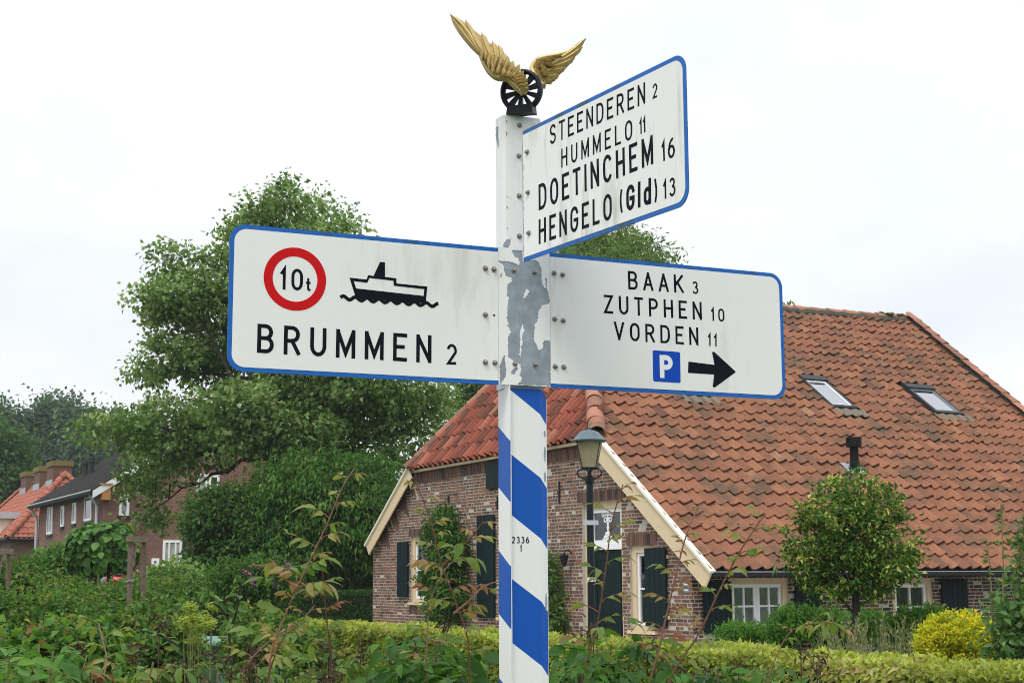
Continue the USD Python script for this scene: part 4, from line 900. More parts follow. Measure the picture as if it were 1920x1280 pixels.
# white cast ornament in the fanlight
m = MB(); fx = (a + c) / 2; f0, f1 = zt_ + .12, d - .2; rg2 = random.Random(4)
hh = f1 - f0
g = [sbox(fx - .022, f0, fx + .022, f1), Polygon([(fx - .17, f0 - .02), (fx + .17, f0 - .02), (fx + .10, f0 + .16 * hh), (fx + .05, f0 + .3 * hh), (fx - .05, f0 + .3 * hh), (fx - .10, f0 + .16 * hh)])]
for zc in (.45, .6, .74): g.append(Point(fx, f0 + zc * hh).buffer(.034))
for sx in (-1, 1):
    for k in range(3): g.append(Point(fx + sx * (.055 + .05 * k), f1 - .02 - .018 * k * k * .3).buffer(.04).difference(Point(fx + sx * (.055 + .05 * k), f1 - .02 - .018 * k * k * .3).buffer(.02)))
    for k in range(3): g.append(Point(fx + sx * (.06 + .04 * k), f0 + .01 + .05 * (2 - k)).buffer(.032).difference(Point(fx + sx * (.06 + .04 * k), f0 + .01 + .05 * (2 - k)).buffer(.015)))
    g.append(Point(fx + sx * .08, f1 - .13).buffer(.05).difference(Point(fx + sx * .08, f1 - .13).buffer(.026)))
gg = unary_union(g)
for k in range(16):
    gg = gg.difference(Point(fx + rg2.uniform(-.14, .14), f0 + rg2.uniform(0, .24) * hh).buffer(.013))
put('fanlight_ornament', MB().prism(gg.intersection(fan.buffer(-.04)), FG, -dp - .012, -dp + .0).mesh(), 'white_frame', fr)
p = onG(1105, 1086); put('number_plate', MB().prism(sbox(p[0] - .09, p[1] - .04, p[0] + .09, p[1] + .04), FG, -dp + .06, -dp + .066).mesh(), 'white_frame', fr)
p = onG(1288, 1100); pq = put('wall_plaque', MB().prism(sbox(p[0] - .085, p[1] - .085, p[0] + .085, p[1] + .085), FG, .004, .016).mesh(), 'plaque_blue', fh)
for k in range(3): put('plaque_mark', MB().prism(sbox(p[0] - .05, p[1] - .055 + .045 * k, p[0] + .05 - .03 * (k % 2), p[1] - .035 + .045 * k), FG, .016, .0175).mesh(), 'white_frame', pq)
# wall anchors, lamp by the door
for (x, y0, y1) in ((842, 928, 942), (1049.6, 902, 944), (933.5, 930, 955)):
    a0, a1 = onG(x, y0), onG(x, y1); m = MB(); m.box((a0[0] - .016, a1[1], .004), (a0[0] + .016, a0[1], .03), FG); m.box((a0[0] - .03, (a0[1] + a1[1]) / 2 - .03, .03), (a0[0] + .03, (a0[1] + a1[1]) / 2 + .03, .045), FG); put('wall_anchor', m.mesh(), 'iron', fh)
p0, p1 = onG(1072, 1036), onG(1073, 1062)
wlp = put('wall_lamp', MB().tube([FG(np.array([[p0[0], p0[1], .01 + .0 * k]]))[0] + (-V) * x + UPV * z for k, (x, z) in enumerate(((0, 0), (.06, .06), (.13, .05), (.16, -.03)))], .014, 8).mesh(), 'black_iron', fh, smooth=40)
c_ = FG(np.array([[p0[0], p0[1], .17]]))[0]; hL = p0[1] - p1[1]
put('lantern', MB().lathe([(0, 0), (.09, -.05), (.085, -.07), (.05, -hL + .06), (.02, -hL), (0, -hL)], c_, 6).mesh(), 'black_iron', wlp)
put('bell_pull', MB().tube([FG(np.array([[p0[0], z, .03]]))[0] for z in np.linspace(p1[1], p1[1] - .55, 6)], .005, 5).mesh(), 'iron', fh)

# ---- bargeboards: tall cream fascia with a thin cap
def barge(P0, P1, h, out0, out1, name):
    d = unit(P1 - P0); dn_ = -unit(UPV - d * (UPV @ d)); b = -V
    P0 = P0 - d * .06; P1 = P1 + d * .02
    m = MB()
    def bar(A, B, e0, e1, n0, n1):
        v = [A + e0 * dn_ + n0 * b, A + e1 * dn_ + n0 * b, A + e1 * dn_ + n1 * b, A + e0 * dn_ + n1 * b, B + e0 * dn_ + n0 * b, B + e1 * dn_ + n0 * b, B + e1 * dn_ + n1 * b, B + e0 * dn_ + n1 * b]
        return v, [[0, 1, 2, 3], [7, 6, 5, 4], [0, 4, 5, 1], [1, 5, 6, 2], [2, 6, 7, 3], [3, 7, 4, 0]]
    bb = put(name, m.add(*bar(P0, P1, .01, h, -.015, .018)).mesh(), 'cream', fh)
    put('cap_board', MB().add(*bar(P0 - d * .02, P1, -.03, .012, -.05, .06)).mesh(), 'white_cream', bb)
    return bb
plain('white_cream', (.74, .70, .58), .5, 0, 0, 20, .04)
barge(R0 + V * .0, R1, .335, 0, 0, 'bargeboard'); barge(L0, L1, .27, 0, 0, 'bargeboard')
# soffit strip under hip eave
put('eave_board', MB().prism(Polygon([(R1l[0], hipz(R1l[0]) - .085), (L1l[0], hipz(L1l[0]) - .085), (L1l[0], hipz(L1l[0]) - .03), (R1l[0], hipz(R1l[0]) - .03)]), FG, .02, .10).mesh(), 'cream', fh)

# ---- long side
gl = loc(R0)
def win_long(o): return window(FL, o, .09, 2, 2, .10, .06, .03, .5, 2 if o is lw1 else 1)
win_long(lw1); win_long(lw2)
m = MB().prism(sbox(lw1[0], lw1[3], lw1[2], lw1[3] + .02), FL, -.1, .02)
for x0, x1, y0, y1, pk in ((1315.5, 1370, 1090, 1187, 5), (1487, 1540, 1090, 1187, 5), (1761, 1814, 1086, 1188, 5)):
    shutter(FL, spanL(x0, x1, y0, y1), 1 if x0 < 1400 else -1, planks=pk)
# gutter: half-round with a paler lip
k = 14; ang = np.linspace(np.pi * .98, 2 * np.pi + .05, k); rr = .075; c0g = np.array([gl[0] - .03, gl[2] - .045])
for g0, g1 in ((gl[1] + .02, loc(FAR)[1]),):
    v = np.vstack([[W3(c0g[0] - rr * math.cos(a) * -1 * -1, b, c0g[1] + rr * math.sin(a)) for a in ang] for b in (g0, g1)] + [[W3(c0g[0] - (rr - .004) * math.cos(a), b, c0g[1] + (rr - .004) * math.sin(a)) for a in ang] for b in (g0, g1)])
    f = [[i, i + 1, k + i + 1, k + i] for i in range(k - 1)] + [[3 * k + i, 3 * k + i + 1, 2 * k + i + 1, 2 * k + i] for i in range(k - 1)]
    f += [[0, i, i + 1] + [i + 1] for i in range(1, k - 1)]
    gt = put('gutter', (v, np.array(f)), 'gutter_grey', fh, smooth=40)
    put('gutter_lip', MB().tube([W3(c0g[0] - rr, g0, c0g[1] + .004), W3(c0g[0] - rr, g1, c0g[1] + .004)], .009, 6).mesh(), 'gutter_lip', gt)
put('soffit', MB().box((gl[0], loc(R0)[1] + .18, gl[2] - .07), (-.012, loc(FAR)[1], gl[2] - .045), lambda v: HC + v[:, :1] * U + v[:, 1:2] * V + v[:, 2:3] * UPV).mesh(), 'gutter_grey', fh)
tinted('far_chimney', [(0, (.10, .06, .045)), (1, (.16, .09, .065))], .9, (.14, .12, .04), .8, .8, .4, 30)
tinted('moss_brick', [(0, (.13, .11, .035)), (1, (.18, .14, .05))], .95, (.08, .07, .04), 1.5, .7, .6, 30)
# ================================================================ street lamp
lb = at(1108, 1083, 20.0); lb[2] = 0
lz = lambda py: at(1108, py, 20.0)[2]
lamp = thing('street_lamp', lb, 'dark green street lamp with a four sided lantern before the brick gable', 'street lamp')
k = 20 / FPX
put('post', MB().lathe([(.075, 0), (.075, .9), (.055, .95), (.05, 1.0), (.046, lz(925)), (.046, lz(906)), (.06, lz(905)), (.065, lz(899)), (.06, lz(893)), (.035, lz(891)), (.022, lz(888)), (.018, lz(881)), (.05, lz(879.5)), (.0, lz(879))], lb, 18).mesh(), 'lamp_green', lamp, smooth=35)
put('lantern_base', MB().lathe([(.0, lz(884)), (.03, lz(884)), (.05, lz(881)), (.105, lz(880)), (.115, lz(877)), (.115, lz(876)), (.0, lz(875.5))], lb, 24).mesh(), 'lamp_green', lamp, smooth=35)
put('lamp_shade', MB().lathe([(.098, lz(875.8)), (.12, lz(860)), (.178, lz(825)), (.17, lz(825)), (.112, lz(861)), (.09, lz(875.8)), (.098, lz(875.8))], lb, 32).mesh(), 'lamp_glass', lamp, smooth=35)
put('bulb', MB().lathe([(0, lz(872)), (.035, lz(870)), (.05, lz(858)), (.03, lz(846)), (0, lz(844))], lb, 14).mesh(), 'white_frame', lamp, smooth=True)
hood = put('hood', MB().lathe([(.236, lz(827.5)), (.24, lz(825)), (.20, lz(821.5)), (.165, lz(816)), (.125, lz(810)), (.075, lz(807)), (.02, lz(806)), (.012, lz(803.5)), (.022, lz(801.5)), (.012, lz(799)), (0, lz(797.5))], lb, 32).mesh(), 'lamp_hood', lamp, smooth=35)
put('hood_underside', MB().lathe([(0, lz(826)), (.235, lz(827.6)), (.2355, lz(827.4))], lb, 32).mesh(), 'lamp_green', hood)
for q in range(4):
    a = math.radians(38 + 90 * q); d = np.array([math.cos(a), math.sin(a), 0])
    put('rod', MB().tube([lb + d * .225 + UPV * lz(826), lb + d * .128 + UPV * lz(876), lb + d * .10 + UPV * lz(880)], .0065, 6).mesh(), 'lamp_green', lamp)
    t_ = np.linspace(0, 1, 14); a2 = a + math.pi / 4; d2 = np.array([math.cos(a2), math.sin(a2), 0])
    pr = [(.10, 878), (.155, 882), (.165, 887), (.14, 892), (.09, 896), (.05, 898)]
    put('scroll', MB().tube([lb + d2 * r_ + UPV * lz(y) for r_, y in pr], .011, 7).mesh(), 'lamp_green', lamp, smooth=50)
pl_ = at(1108, 979, 19.9)
m = MB(); m.box((-.10, -.07, -.03), (.10, -.062, .03), lambda v: v + np.array([pl_[0], lb[1], pl_[2]])); m.tube([np.array([lb[0], lb[1], pl_[2] - .02]), np.array([lb[0], lb[1], pl_[2] + .02])], .056, 14)
put('name_plate', m.mesh(), 'zinc_pale', lamp)
m = MB(); z_ = at(1105, 1086, 19.9)[2]; m.box((-.05, -.058, -.028), (.03, -.05, .028), lambda v: v + np.array([lb[0], lb[1], z_])); put('number_sticker', m.mesh(), 'white_frame', lamp)

# ================================================================ houses beyond the gardens
def put_uv(name, mb, matn, parent, ex, ez=UPV):
    v, f = mb.mesh(); base = parent.path + '/' + name
    k = NEXT.get(base, 0); p = base if k == 0 else f'{base}_{k:03d}'; NEXT[base] = k + 1; TAKEN.add(p)
    usdkit.mesh(stage, p, (v - parent.org, f), M[matn], uv=np.c_[v @ ex, v @ ez]); return Thing(p, parent.org)
def far_window(FR, o, parent, fw=.07, mull=1, trans=None, n=0.0, dark='far_pane', sill=True, curtain=True):
    a, b, c, d = o
    w = put('window', MB().prism(sbox(a, b, c, d).difference(sbox(a + fw, b + fw, c - fw, d - fw)), FR, n - .01, n + .035).mesh(), 'white_frame', parent)
    put('pane', MB().prism(sbox(a + fw, b + fw, c - fw, d - fw), FR, n - .005, n + .006).mesh(), dark, w)
    for i in range(1, mull):
        x = a + (c - a) * i / mull; put('mullion', MB().prism(sbox(x - .03, b + fw, x + .03, d - fw), FR, n + .0062, n + .03).mesh(), 'white_frame', w)
    if trans: put('mullion', MB().prism(sbox(a + fw, b + (d - b) * trans - .03, c - fw, b + (d - b) * trans + .03), FR, n + .0062, n + .028).mesh(), 'white_frame', w)
    if sill: put('sill', MB().prism(sbox(a - .06, b - .09, c + .06, b - .002), FR, n - .01, n + .09).mesh(), 'skylight_grey', w)
    return w
plain('far_pane', (.05, .055, .055), .06, 0, 0, 1.2, .6, spec=.6)
plain('far_pane_curtain', (.30, .30, .28), .25, 0, 0, 3, .25)
def tiles_part(name, O, ex, ey, n, poly, w, g, matn, parent, amp=.03, near=0):
    pieces(name, pantiles(O, ex, ey, n, poly, w, g, jit=.002, amp=amp, thick=.025, seg=5), matn, parent, near, smooth=True, stuff=name + 's')

# ---- house B: brown brick, dark tiled roof
uB, gB = np.array([-.461, .887, 0]), np.array([.887, .461, 0])
PB = at(187, 1083, 60.0); PB[2] = 0
hb = thing('brick_house', PB, 'brown brick house with dark grey tiled roof and narrow white framed windows', 'house')
FBl = frame(PB, uB, UPV, -gB); FBg = frame(PB, gB, UPV, -uB)
def onPl(px, py, O, n_, e): q = hit(px, py, O, n_) - O; return np.array([q @ e, q[2]])
oB = lambda x, y: onPl(x, y, PB, gB, uB); oBg = lambda x, y: onPl(x, y, PB, uB, gB)
LB_, DB_ = oB(72, 1000)[0], 8.2
ez_ = oB(183, 914)[1]; rp = .64
def wins(pairs, o): return [(min(o(x0, y0)[0], o(x1, y0)[0]), o((x0 + x1) / 2, y1)[1], max(o(x0, y0)[0], o(x1, y0)[0]), o((x0 + x1) / 2, y0)[1]) for x0, y0, x1, y1 in pairs]
wB = wins([(90, 949.5, 100, 1001), (115.5, 948, 121.5, 986.5), (137, 942, 144, 981), (160, 930, 173, 976)], oB)
put_uv('wall', MB().prism(sbox(0, 0, LB_, ez_), FBl, -.25, 0), 'far_brick', hb, uB)
gpB = Polygon([(.0, 0), (DB_, 0), (DB_, ez_), (DB_ / 2, ez_ + DB_ / 2 * rp), (0.0, ez_)])
put_uv('gable', MB().prism(gpB, FBg, -.25, .002), 'far_brick', hb, gB)
put_uv('far_gable', MB().prism(gpB, FBg, -LB_, -LB_ + .25), 'far_brick', hb, gB)
for o in wB: far_window(FBl, o, hb, .10, 2 if o is wB[0] else 1, None, .0)
wBg = wins([(224, 925, 243, 966)], oBg); far_window(FBg, wBg[0], hb, .10, 1, None, .0, 'far_pane_curtain')
sB_ = unit(gB * 1 + UPV * rp); nB_ = unit(np.cross(uB, sB_)); nB_ = nB_ if nB_[2] > 0 else -nB_
O_ = PB - gB * .45 + UPV * (ez_ - .45 * rp + .12) - uB * .25
sl_len = (DB_ / 2 + .45) * math.hypot(1, rp)
rm = MB(); q = [O_ - nB_ * .06, O_ + uB * (LB_ + .5) - nB_ * .06, O_ + uB * (LB_ + .5) + sB_ * sl_len - nB_ * .06, O_ + sB_ * sl_len - nB_ * .06]
s2 = unit(-gB + UPV * rp); q2 = [q[3], q[2], q[2] - s2 * sl_len, q[3] - s2 * sl_len]
for Q in (q, q2): rm.add(Q + [p - UPV * .1 for p in Q], [[0, 1, 2, 3], [7, 6, 5, 4], [0, 4, 5, 1], [1, 5, 6, 2], [2, 6, 7, 3], [3, 7, 4, 0]])
rB = put('roof', rm.mesh(), 'skylight_grey', hb)
tiles_part('roof_tile', O_, uB, sB_, nB_, sbox(0, 0, LB_ + .5, sl_len), .30, .33, 'slate_tile', rB, .02)
put('ridge', MB().tube([q[3] + UPV * .1, q[2] + UPV * .1], .12, 8).mesh(), 'skylight_grey', rB)
# bargeboard, gutter, drainpipes, vents, birdhouse
A_, B_ = O_ - uB * .02 - UPV * .02, O_ - uB * .02 + sB_ * sl_len - UPV * .02
put('bargeboard', MB().add([A_ - UPV * .30, A_, B_, B_ - UPV * .30, A_ - UPV * .30 + uB * .04, A_ + uB * .04, B_ + uB * .04, B_ - UPV * .30 + uB * .04], [[0, 1, 2, 3], [7, 6, 5, 4], [0, 4, 5, 1], [1, 5, 6, 2], [2, 6, 7, 3], [3, 7, 4, 0]]).mesh(), 'white_frame', hb)
g0 = PB - gB * .42 + UPV * (ez_ - .22)
put('gutter', MB().tube([g0 - uB * .1, g0 + uB * (LB_ + .3)], .11, 8).mesh(), 'gutter_grey', hb)
put('gutter_lip', MB().tube([g0 - uB * .1 - gB * .11 + UPV * .05, g0 + uB * (LB_ + .3) - gB * .11 + UPV * .05], .03, 6).mesh(), 'zinc_pale', hb)
for s_, in ((.55,), (LB_ + .05,)):
    b_ = PB + uB * s_ - gB * .09; put('drainpipe', MB().tube([b_ - gB * .3 + UPV * (ez_ - .3), b_ + UPV * (ez_ - .75), b_], .075, 8).mesh(), 'zinc_pale', hb)
for px, py in ((160, 893), (170, 889)):
    c_ = hit(px, py, O_, nB_); put('roof_vent', MB().lathe([(.14, -.1), (.14, .55), (.19, .56), (.19, .78), (0, .8)], c_, 10).mesh(), 'skylight_grey', hb)
c_ = oBg(197, 922); put('birdhouse', MB().prism(unary_union([sbox(c_[0] - .17, c_[1] - .32, c_[0] + .17, c_[1] + .28)]), FBg, .003, .25).prism(sbox(c_[0] - .23, c_[1] + .28, c_[0] + .23, c_[1] + .34), FBg, .003, .32).mesh(), 'birdhouse_wood', hb)

# ---- house A: orange hipped roof with three chimneys
RA = at(122, 890, 80.0); RA2 = RA + uB * 12.2; zr_ = RA[2]; eA = 3.85; wA = 3.3; hA = 3.0
ha = thing('brick_house', np.array([RA[0], RA[1], 0]), 'brick house with bright orange hipped roof, flat white dormer and three mossy chimneys', 'house')
fA, gA = -gB, gB            # front, back
def PA(t, w, z): return np.array([RA[0], RA[1], 0]) + uB * t + fA * w + UPV * z
C1, C2, C3, C4 = PA(-hA, wA, eA), PA(12.2 + hA, wA, eA), PA(12.2 + hA, -wA, eA), PA(-hA, -wA, eA)
rm = MB().add([C1, C2, C3, C4, RA - UPV * .08, RA2 - UPV * .08], [[0, 4, 5], [0, 5, 1], [1, 5, 2], [2, 5, 4], [2, 4, 3], [3, 4, 0]])
rA = put('roof', rm.mesh(), 'under_roof', ha)
for O2, ex_, top_ in ((C1, unit(C2 - C1), (C1, C2, RA2, RA)), (C4, unit(C1 - C4), (C4, C1, RA))):
    nn = unit(np.cross(ex_, RA - O2)); nn = nn if nn[2] > 0 else -nn; ey_ = np.cross(nn, ex_); ey_ = ey_ if ey_[2] > 0 else -ey_
    poly = Polygon([pc(q_, O2, ex_, ey_) for q_ in top_])
    tiles_part('roof_tile', O2, ex_, ey_, nn, poly.buffer(.05), .26, .40, 'orange_tile', rA, .03, 0)
for a_, b_, k_ in ((C1, RA, 14), (RA, RA2, 30), (C2, RA2, 14), (C4, RA, 14)): half_round(a_ + UPV * .05, b_ + UPV * .05, .17, .16, UPV, 'ridge_tile', rA, 'orange_tile', k_)
wl_ = MB()
put_uv('wall', MB().prism(sbox(-hA + .3, 0, 12.2 + hA - .3, eA), frame(PA(0, wA - .3, 0), uB, UPV, fA), -.2, 0), 'far_brick_brown', ha, uB)
put_uv('wall', MB().prism(sbox(-wA + .3, 0, wA - .3, eA), frame(PA(-hA + .3, 0, 0), fA, UPV, -uB), -.2, .002), 'far_brick_brown', ha, fA)
put('gutter', MB().tube([C2, C1, C4], .10, 8).mesh(), 'gutter_grey', ha)
for t_, w_, h_ in ((1.6, .5, .75), (5.2, .55, .7), (9.6, .55, .7)):
    c0_ = put('chimney', MB().box((t_ - .85, -w_, zr_ - .7), (t_ + .85, w_, zr_ + h_), lambda v: np.array([RA[0], RA[1], 0]) + v[:, :1] * uB + v[:, 1:2] * fA + v[:, 2:3] * UPV).mesh(), 'far_chimney', ha, tint=.5)
    put('chimney_cap', MB().box((t_ - .92, -w_ - .07, zr_ + h_ - .22), (t_ + .92, w_ + .07, zr_ + h_ + .05), lambda v: np.array([RA[0], RA[1], 0]) + v[:, :1] * uB + v[:, 1:2] * fA + v[:, 2:3] * UPV).mesh(), 'moss_brick', c0_)
    m = MB()
    for k_ in range(5): m.box((t_ - 1.0 - .0 * k_, w_ * .2 * k_, zr_ - .42 - .22 * k_), (t_ - .852, w_ * .2 * (k_ + 1), zr_ + .12 - .2 * k_), lambda v: np.array([RA[0], RA[1], 0]) + v[:, :1] * uB + v[:, 1:2] * fA + v[:, 2:3] * UPV)
    m.box((t_ - .9, w_ + .002, zr_ - .8), (t_ + .9, w_ + .04, zr_ - .2), lambda v: np.array([RA[0], RA[1], 0]) + v[:, :1] * uB + v[:, 1:2] * fA + v[:, 2:3] * UPV)
    put('flashing', m.mesh(), 'lead', c0_)
for t_, col in ((4.9, 0),): put('chimney_pot', MB().lathe([(.16, 0), (.14, .35), (.22, .36), (.22, .45), (0, .5)], PA(t_, 0, zr_ + .75), 10).mesh(), 'skylight_grey', ha)
dm = put('dormer', MB().box((1.5, 1.6, 3.95), (7.5, wA + .15, 5.02), lambda v: np.array([RA[0], RA[1], 0]) + v[:, :1] * uB + v[:, 1:2] * fA + v[:, 2:3] * UPV).mesh(), 'white_cream', ha)
put('dormer_roof', MB().box((1.25, 1.3, 5.022), (7.8, wA + .4, 5.36), lambda v: np.array([RA[0], RA[1], 0]) + v[:, :1] * uB + v[:, 1:2] * fA + v[:, 2:3] * UPV).mesh(), 'zinc_pale', dm)
oAe = lambda x, y: onPl(x, y, PA(-hA + .3, 0, 0), uB, fA)
far_window(frame(PA(-hA + .3, 0, 0), fA, UPV, -uB), wins([(58.5, 1043, 73, 1066)], oAe)[0], ha, .12, 1, None, .003)

# ---- house C: brick gable behind the lime tree
PC = at(500, 1083, 54.0); PC[2] = 0
hc = thing('brick_house', PC, 'red brown brick house mostly hidden behind the lime tree', 'house')
xC = unit([1, .06, 0]); yC = unit(np.cross(UPV, xC)); FC = frame(PC, xC, UPV, -yC)
oC = lambda x, y: onPl(x, y, PC, yC, xC)
cL, cR, cA = oC(268, 912), oC(706, 868), oC(512, 768)
gpC = Polygon([(cL[0], 0), (cR[0], 0), (cR[0], cR[1]), (cA[0], cA[1]), (cL[0], cL[1])])
put_uv('wall', MB().prism(gpC, FC, -.3, 0), 'far_brick_brown', hc, xC)
put_uv('wall', MB().prism(sbox(-9, 0, 0, cL[1]), frame(PC + xC * cL[0], -yC, UPV, -xC), -.25, 0.002), 'far_brick_brown', hc, yC)
m = MB()
for a_, b_ in ((cL, cA), (cR, cA)):
    a3, b3 = FC(np.array([[a_[0], a_[1], .15]]))[0], FC(np.array([[b_[0], b_[1], .15]]))[0]; d_ = unit(a3 - b3); a3 = a3 + d_ * .35
    Q = [a3, b3, b3 + yC * 9, a3 + yC * 9]; m.add(Q + [p + UPV * .14 for p in Q], [[3, 2, 1, 0], [4, 5, 6, 7], [0, 1, 5, 4], [1, 2, 6, 5], [2, 3, 7, 6], [3, 0, 4, 7]])
put('roof', m.mesh(), 'skylight_grey', hc)
wc_ = wins([(306, 1012, 342, 1080), (284.5, 1046, 299, 1062), (369, 888, 391, 924), (392, 890, 412, 924), (363, 1040, 376, 1062)], oC)
for i, o in enumerate(wc_): far_window(FC, o, hc, .09, 3 if i == 0 else 1, None, .0, 'far_pane_curtain' if i < 3 else 'far_pane')
chp = oC(540, 790); put_uv('chimney', MB().box((chp[0] - .17, chp[1] - .6, -1.0), (chp[0] + .17, oC(540, 752)[1], -.4), FC), 'far_brick', hc, xC)
b_ = FC(np.array([[oC(346, 1000)[0], 0, .09]]))[0]; put('drainpipe', MB().tube([b_, b_ + UPV * 3.2], .05, 8).mesh(), 'gutter_grey', hc)

# ================================================================ garden things
def stake_frame(px0, px1, pyt, Y, label, group='timber tree stakes'):
    a, b = at(px0, pyt, Y), at(px1, pyt, Y + .35); zt_ = a[2]
    t = thing('tree_stake', np.array([(a[0] + b[0]) / 2, (a[1] + b[1]) / 2, 0]), label, 'tree stake', group)
    for p, top, r in ((a, zt_ - .07, .027), (b, zt_ - .06, .026)):
        m = MB().tube([np.array([p[0] + .02, p[1], 0]), np.array([p[0], p[1], top])], [r * 1.05, r], 10); put('post', m.mesh(), 'stake_wood', t, smooth=50)
    ex_ = unit(np.array([b[0] - a[0], b[1] - a[1], 0])); en_ = np.cross(ex_, UPV)
    L = np.linalg.norm((b - a)[:2]); F_ = frame(np.array([a[0], a[1], zt_]), ex_, UPV, en_)
    put('crossbar', MB().box((-.06, -.058, -.028), (L + .06, 0.0, .028), F_).mesh(), 'stake_wood', t)
    put('brace', MB().box((.035, -.30, -.015), (.075, -.069, .015), lambda v: F_(v + np.c_[(v[:, 1] + .30) * .28, v[:, 1] * 0, v[:, 2] * 0])).mesh(), 'stake_wood', t)
    for z in (.45, .75): put('wire_tie', MB().tube([np.array([a[0] - .035, a[1] - .036, zt_ - z]), np.array([a[0] + .045, a[1] - .036, zt_ - z + .01])], .006, 5).mesh(), 'zinc', t)
    return t
stake_frame(245.5, 271, 1004, 15, 'weathered timber tree stake frame standing tallest in front of the catalpa')
stake_frame(-5, 17.5, 1027, 16, 'weathered timber tree stake frame cut by the left edge')

# wheelie bin
b0 = at(383, 1195, 20.0); bx, by, bzt = b0
t = thing('wheelie_bin', (bx, by, 0), 'green wheelie bin with pale green lid among the plants', 'bin')
def taper(v): s = .82 + .18 * (v[:, 2:3] / max(bzt - .07, .1)); return np.c_[v[:, :2] * s, v[:, 2]] + np.array([bx, by, 0])
put('body', MB().box((-.27, -.30, 0.05), (.27, .30, bzt - .08), taper).mesh(), 'bin_green', t)
put('rim', MB().box((-.285, -.31, bzt - .11), (.285, .31, bzt - .07), lambda v: v + np.array([bx, by, 0])).mesh(), 'bin_green', t)
n_ = 9; xs = np.linspace(-.29, .29, n_); v = np.vstack([np.c_[xs, np.full(n_, -.33), bzt - .065 + .02 * (1 - (xs / .29) ** 4)], np.c_[xs, np.full(n_, .3), bzt - .03 + .045 * (1 - (xs / .29) ** 4)], np.c_[xs, np.full(n_, -.33), np.full(n_, bzt - .085)]]) + np.array([bx, by, 0])
put('lid', (v, np.array([[i, i + 1, n_ + i + 1, n_ + i] for i in range(n_ - 1)] + [[2 * n_ + i, 2 * n_ + i + 1, i + 1, i] for i in range(n_ - 1)])), 'bin_lid', t, smooth=40)
for sx in (-1, 1): put('wheel', MB().lathe([(0, -.025), (.1, -.025), (.1, .025), (0, .025)], (bx + sx * .25, by + .3, .1), 14, axis=(1, 0, 0)).mesh(), 'car_dark', t)

# red motorbike half hidden between the trunks
mo = at(214, 1083, 33.0); mo[2] = 0
t = thing('motorbike', mo, 'red and black motorbike parked between the trunks of the catalpa', 'motorbike')
def ell_(c, r, n=2): s = trimesh.creation.icosphere(n); return s.vertices * r + np.asarray(c), s.faces
put('tank', MB().add(*ell_(mo + [.07, 0, 1.78 - .02], (.15, .12, .075))).mesh(), 'car_red', t, smooth=True)
put('seat', MB().add(*ell_(mo + [.07, .06, 1.86], (.07, .1, .05))).mesh(), 'car_dark', t, smooth=True)
put('body', MB().add(*ell_(mo + [.10, .08, 1.40], (.24, .2, .34))).mesh(), 'car_dark', t, smooth=True)
put('fairing', MB().add(*ell_(mo + [-.14, -.05, 1.67], (.04, .05, .17))).mesh(), 'car_red', t, smooth=True)
put('windshield', MB().add(*ell_(mo + [-.22, -.02, 1.78], (.07, .05, .10))).mesh(), 'cloth_grey', t, smooth=True)
for dx in (-.45, .55): put('wheel', MB().tm(trimesh.creation.torus(.27, .06, 24, 8).apply_transform(trimesh.transformations.rotation_matrix(math.pi / 2, [1, 0, 0])).apply_translation(mo + [dx, 0, .33])).mesh(), 'car_dark', t, smooth=True)
put('frame', MB().tube([mo + [-.45, 0, .33], mo + [-.2, 0, 1.5], mo + [.1, 0, 1.2], mo + [.55, 0, .33]], .05, 8).mesh(), 'car_dark', t)
# ================================================================ vegetation
RV = np.random.default_rng(77)
def nrm(a): return a / np.maximum(np.linalg.norm(a, axis=-1, keepdims=True), 1e-9)
def leaf_mesh(P, D, N, L, Wd, fold=.18, droop=.12):
    """folded two-sided leaves: base, two edges, tip"""
    D = nrm(D); S = nrm(np.cross(N, D)); N = np.cross(D, S); L = np.broadcast_to(L, (len(P),))[:, None]; Wd = np.broadcast_to(Wd, (len(P),))[:, None]
    v = np.stack([P, P + D * L * .45 + S * Wd * .5 + N * fold * Wd, P + D * L * .45 - S * Wd * .5 + N * fold * Wd, P + D * L - N * droop * L], 1)
    i = np.arange(len(P))[:, None] * 4
    f = np.concatenate([i + [[0, 2, 3]], i + [[0, 3, 1]]], 0)
    return v.reshape(-1, 3), f
def fine_leaves(P, D, N, L, Wd, curl=.25, fold=.2):
    """nearer leaves: midrib, three pairs of edge points, curled tip"""
    D = nrm(D); S = nrm(np.cross(N, D)); N = np.cross(D, S); n = len(P); L = np.broadcast_to(L, (n,))[:, None]; Wd = np.broadcast_to(Wd, (n,))[:, None]; cu = np.broadcast_to(curl, (n,))[:, None]
    us, ws = (.22, .5, .78), (.72, 1., .62)
    pts = [P]
    for u, w in zip(us, ws):
        c = P + D * L * u - N * cu * L * u * u
        pts += [c, c + S * Wd * .5 * w + N * fold * Wd * w * .5, c - S * Wd * .5 * w + N * fold * Wd * w * .5]
    pts.append(P + D * L - N * cu * L * 1.05)
    v = np.stack(pts, 1); i = np.arange(n)[:, None] * 11
    T = [[0, 1, 2], [0, 3, 1], [1, 4, 5], [1, 5, 2], [1, 3, 6], [1, 6, 4], [4, 7, 8], [4, 8, 5], [4, 6, 9], [4, 9, 7], [7, 10, 8], [7, 9, 10]]
    f = np.concatenate([i + [t] for t in T], 0)
    return v.reshape(-1, 3), f
def blob(px, py, Y, rx, ry, rd=None):
    k = Y / FPX; return (*at(px, py, Y), rx * k, (rd or (rx + ry) / 2) * k, ry * k)
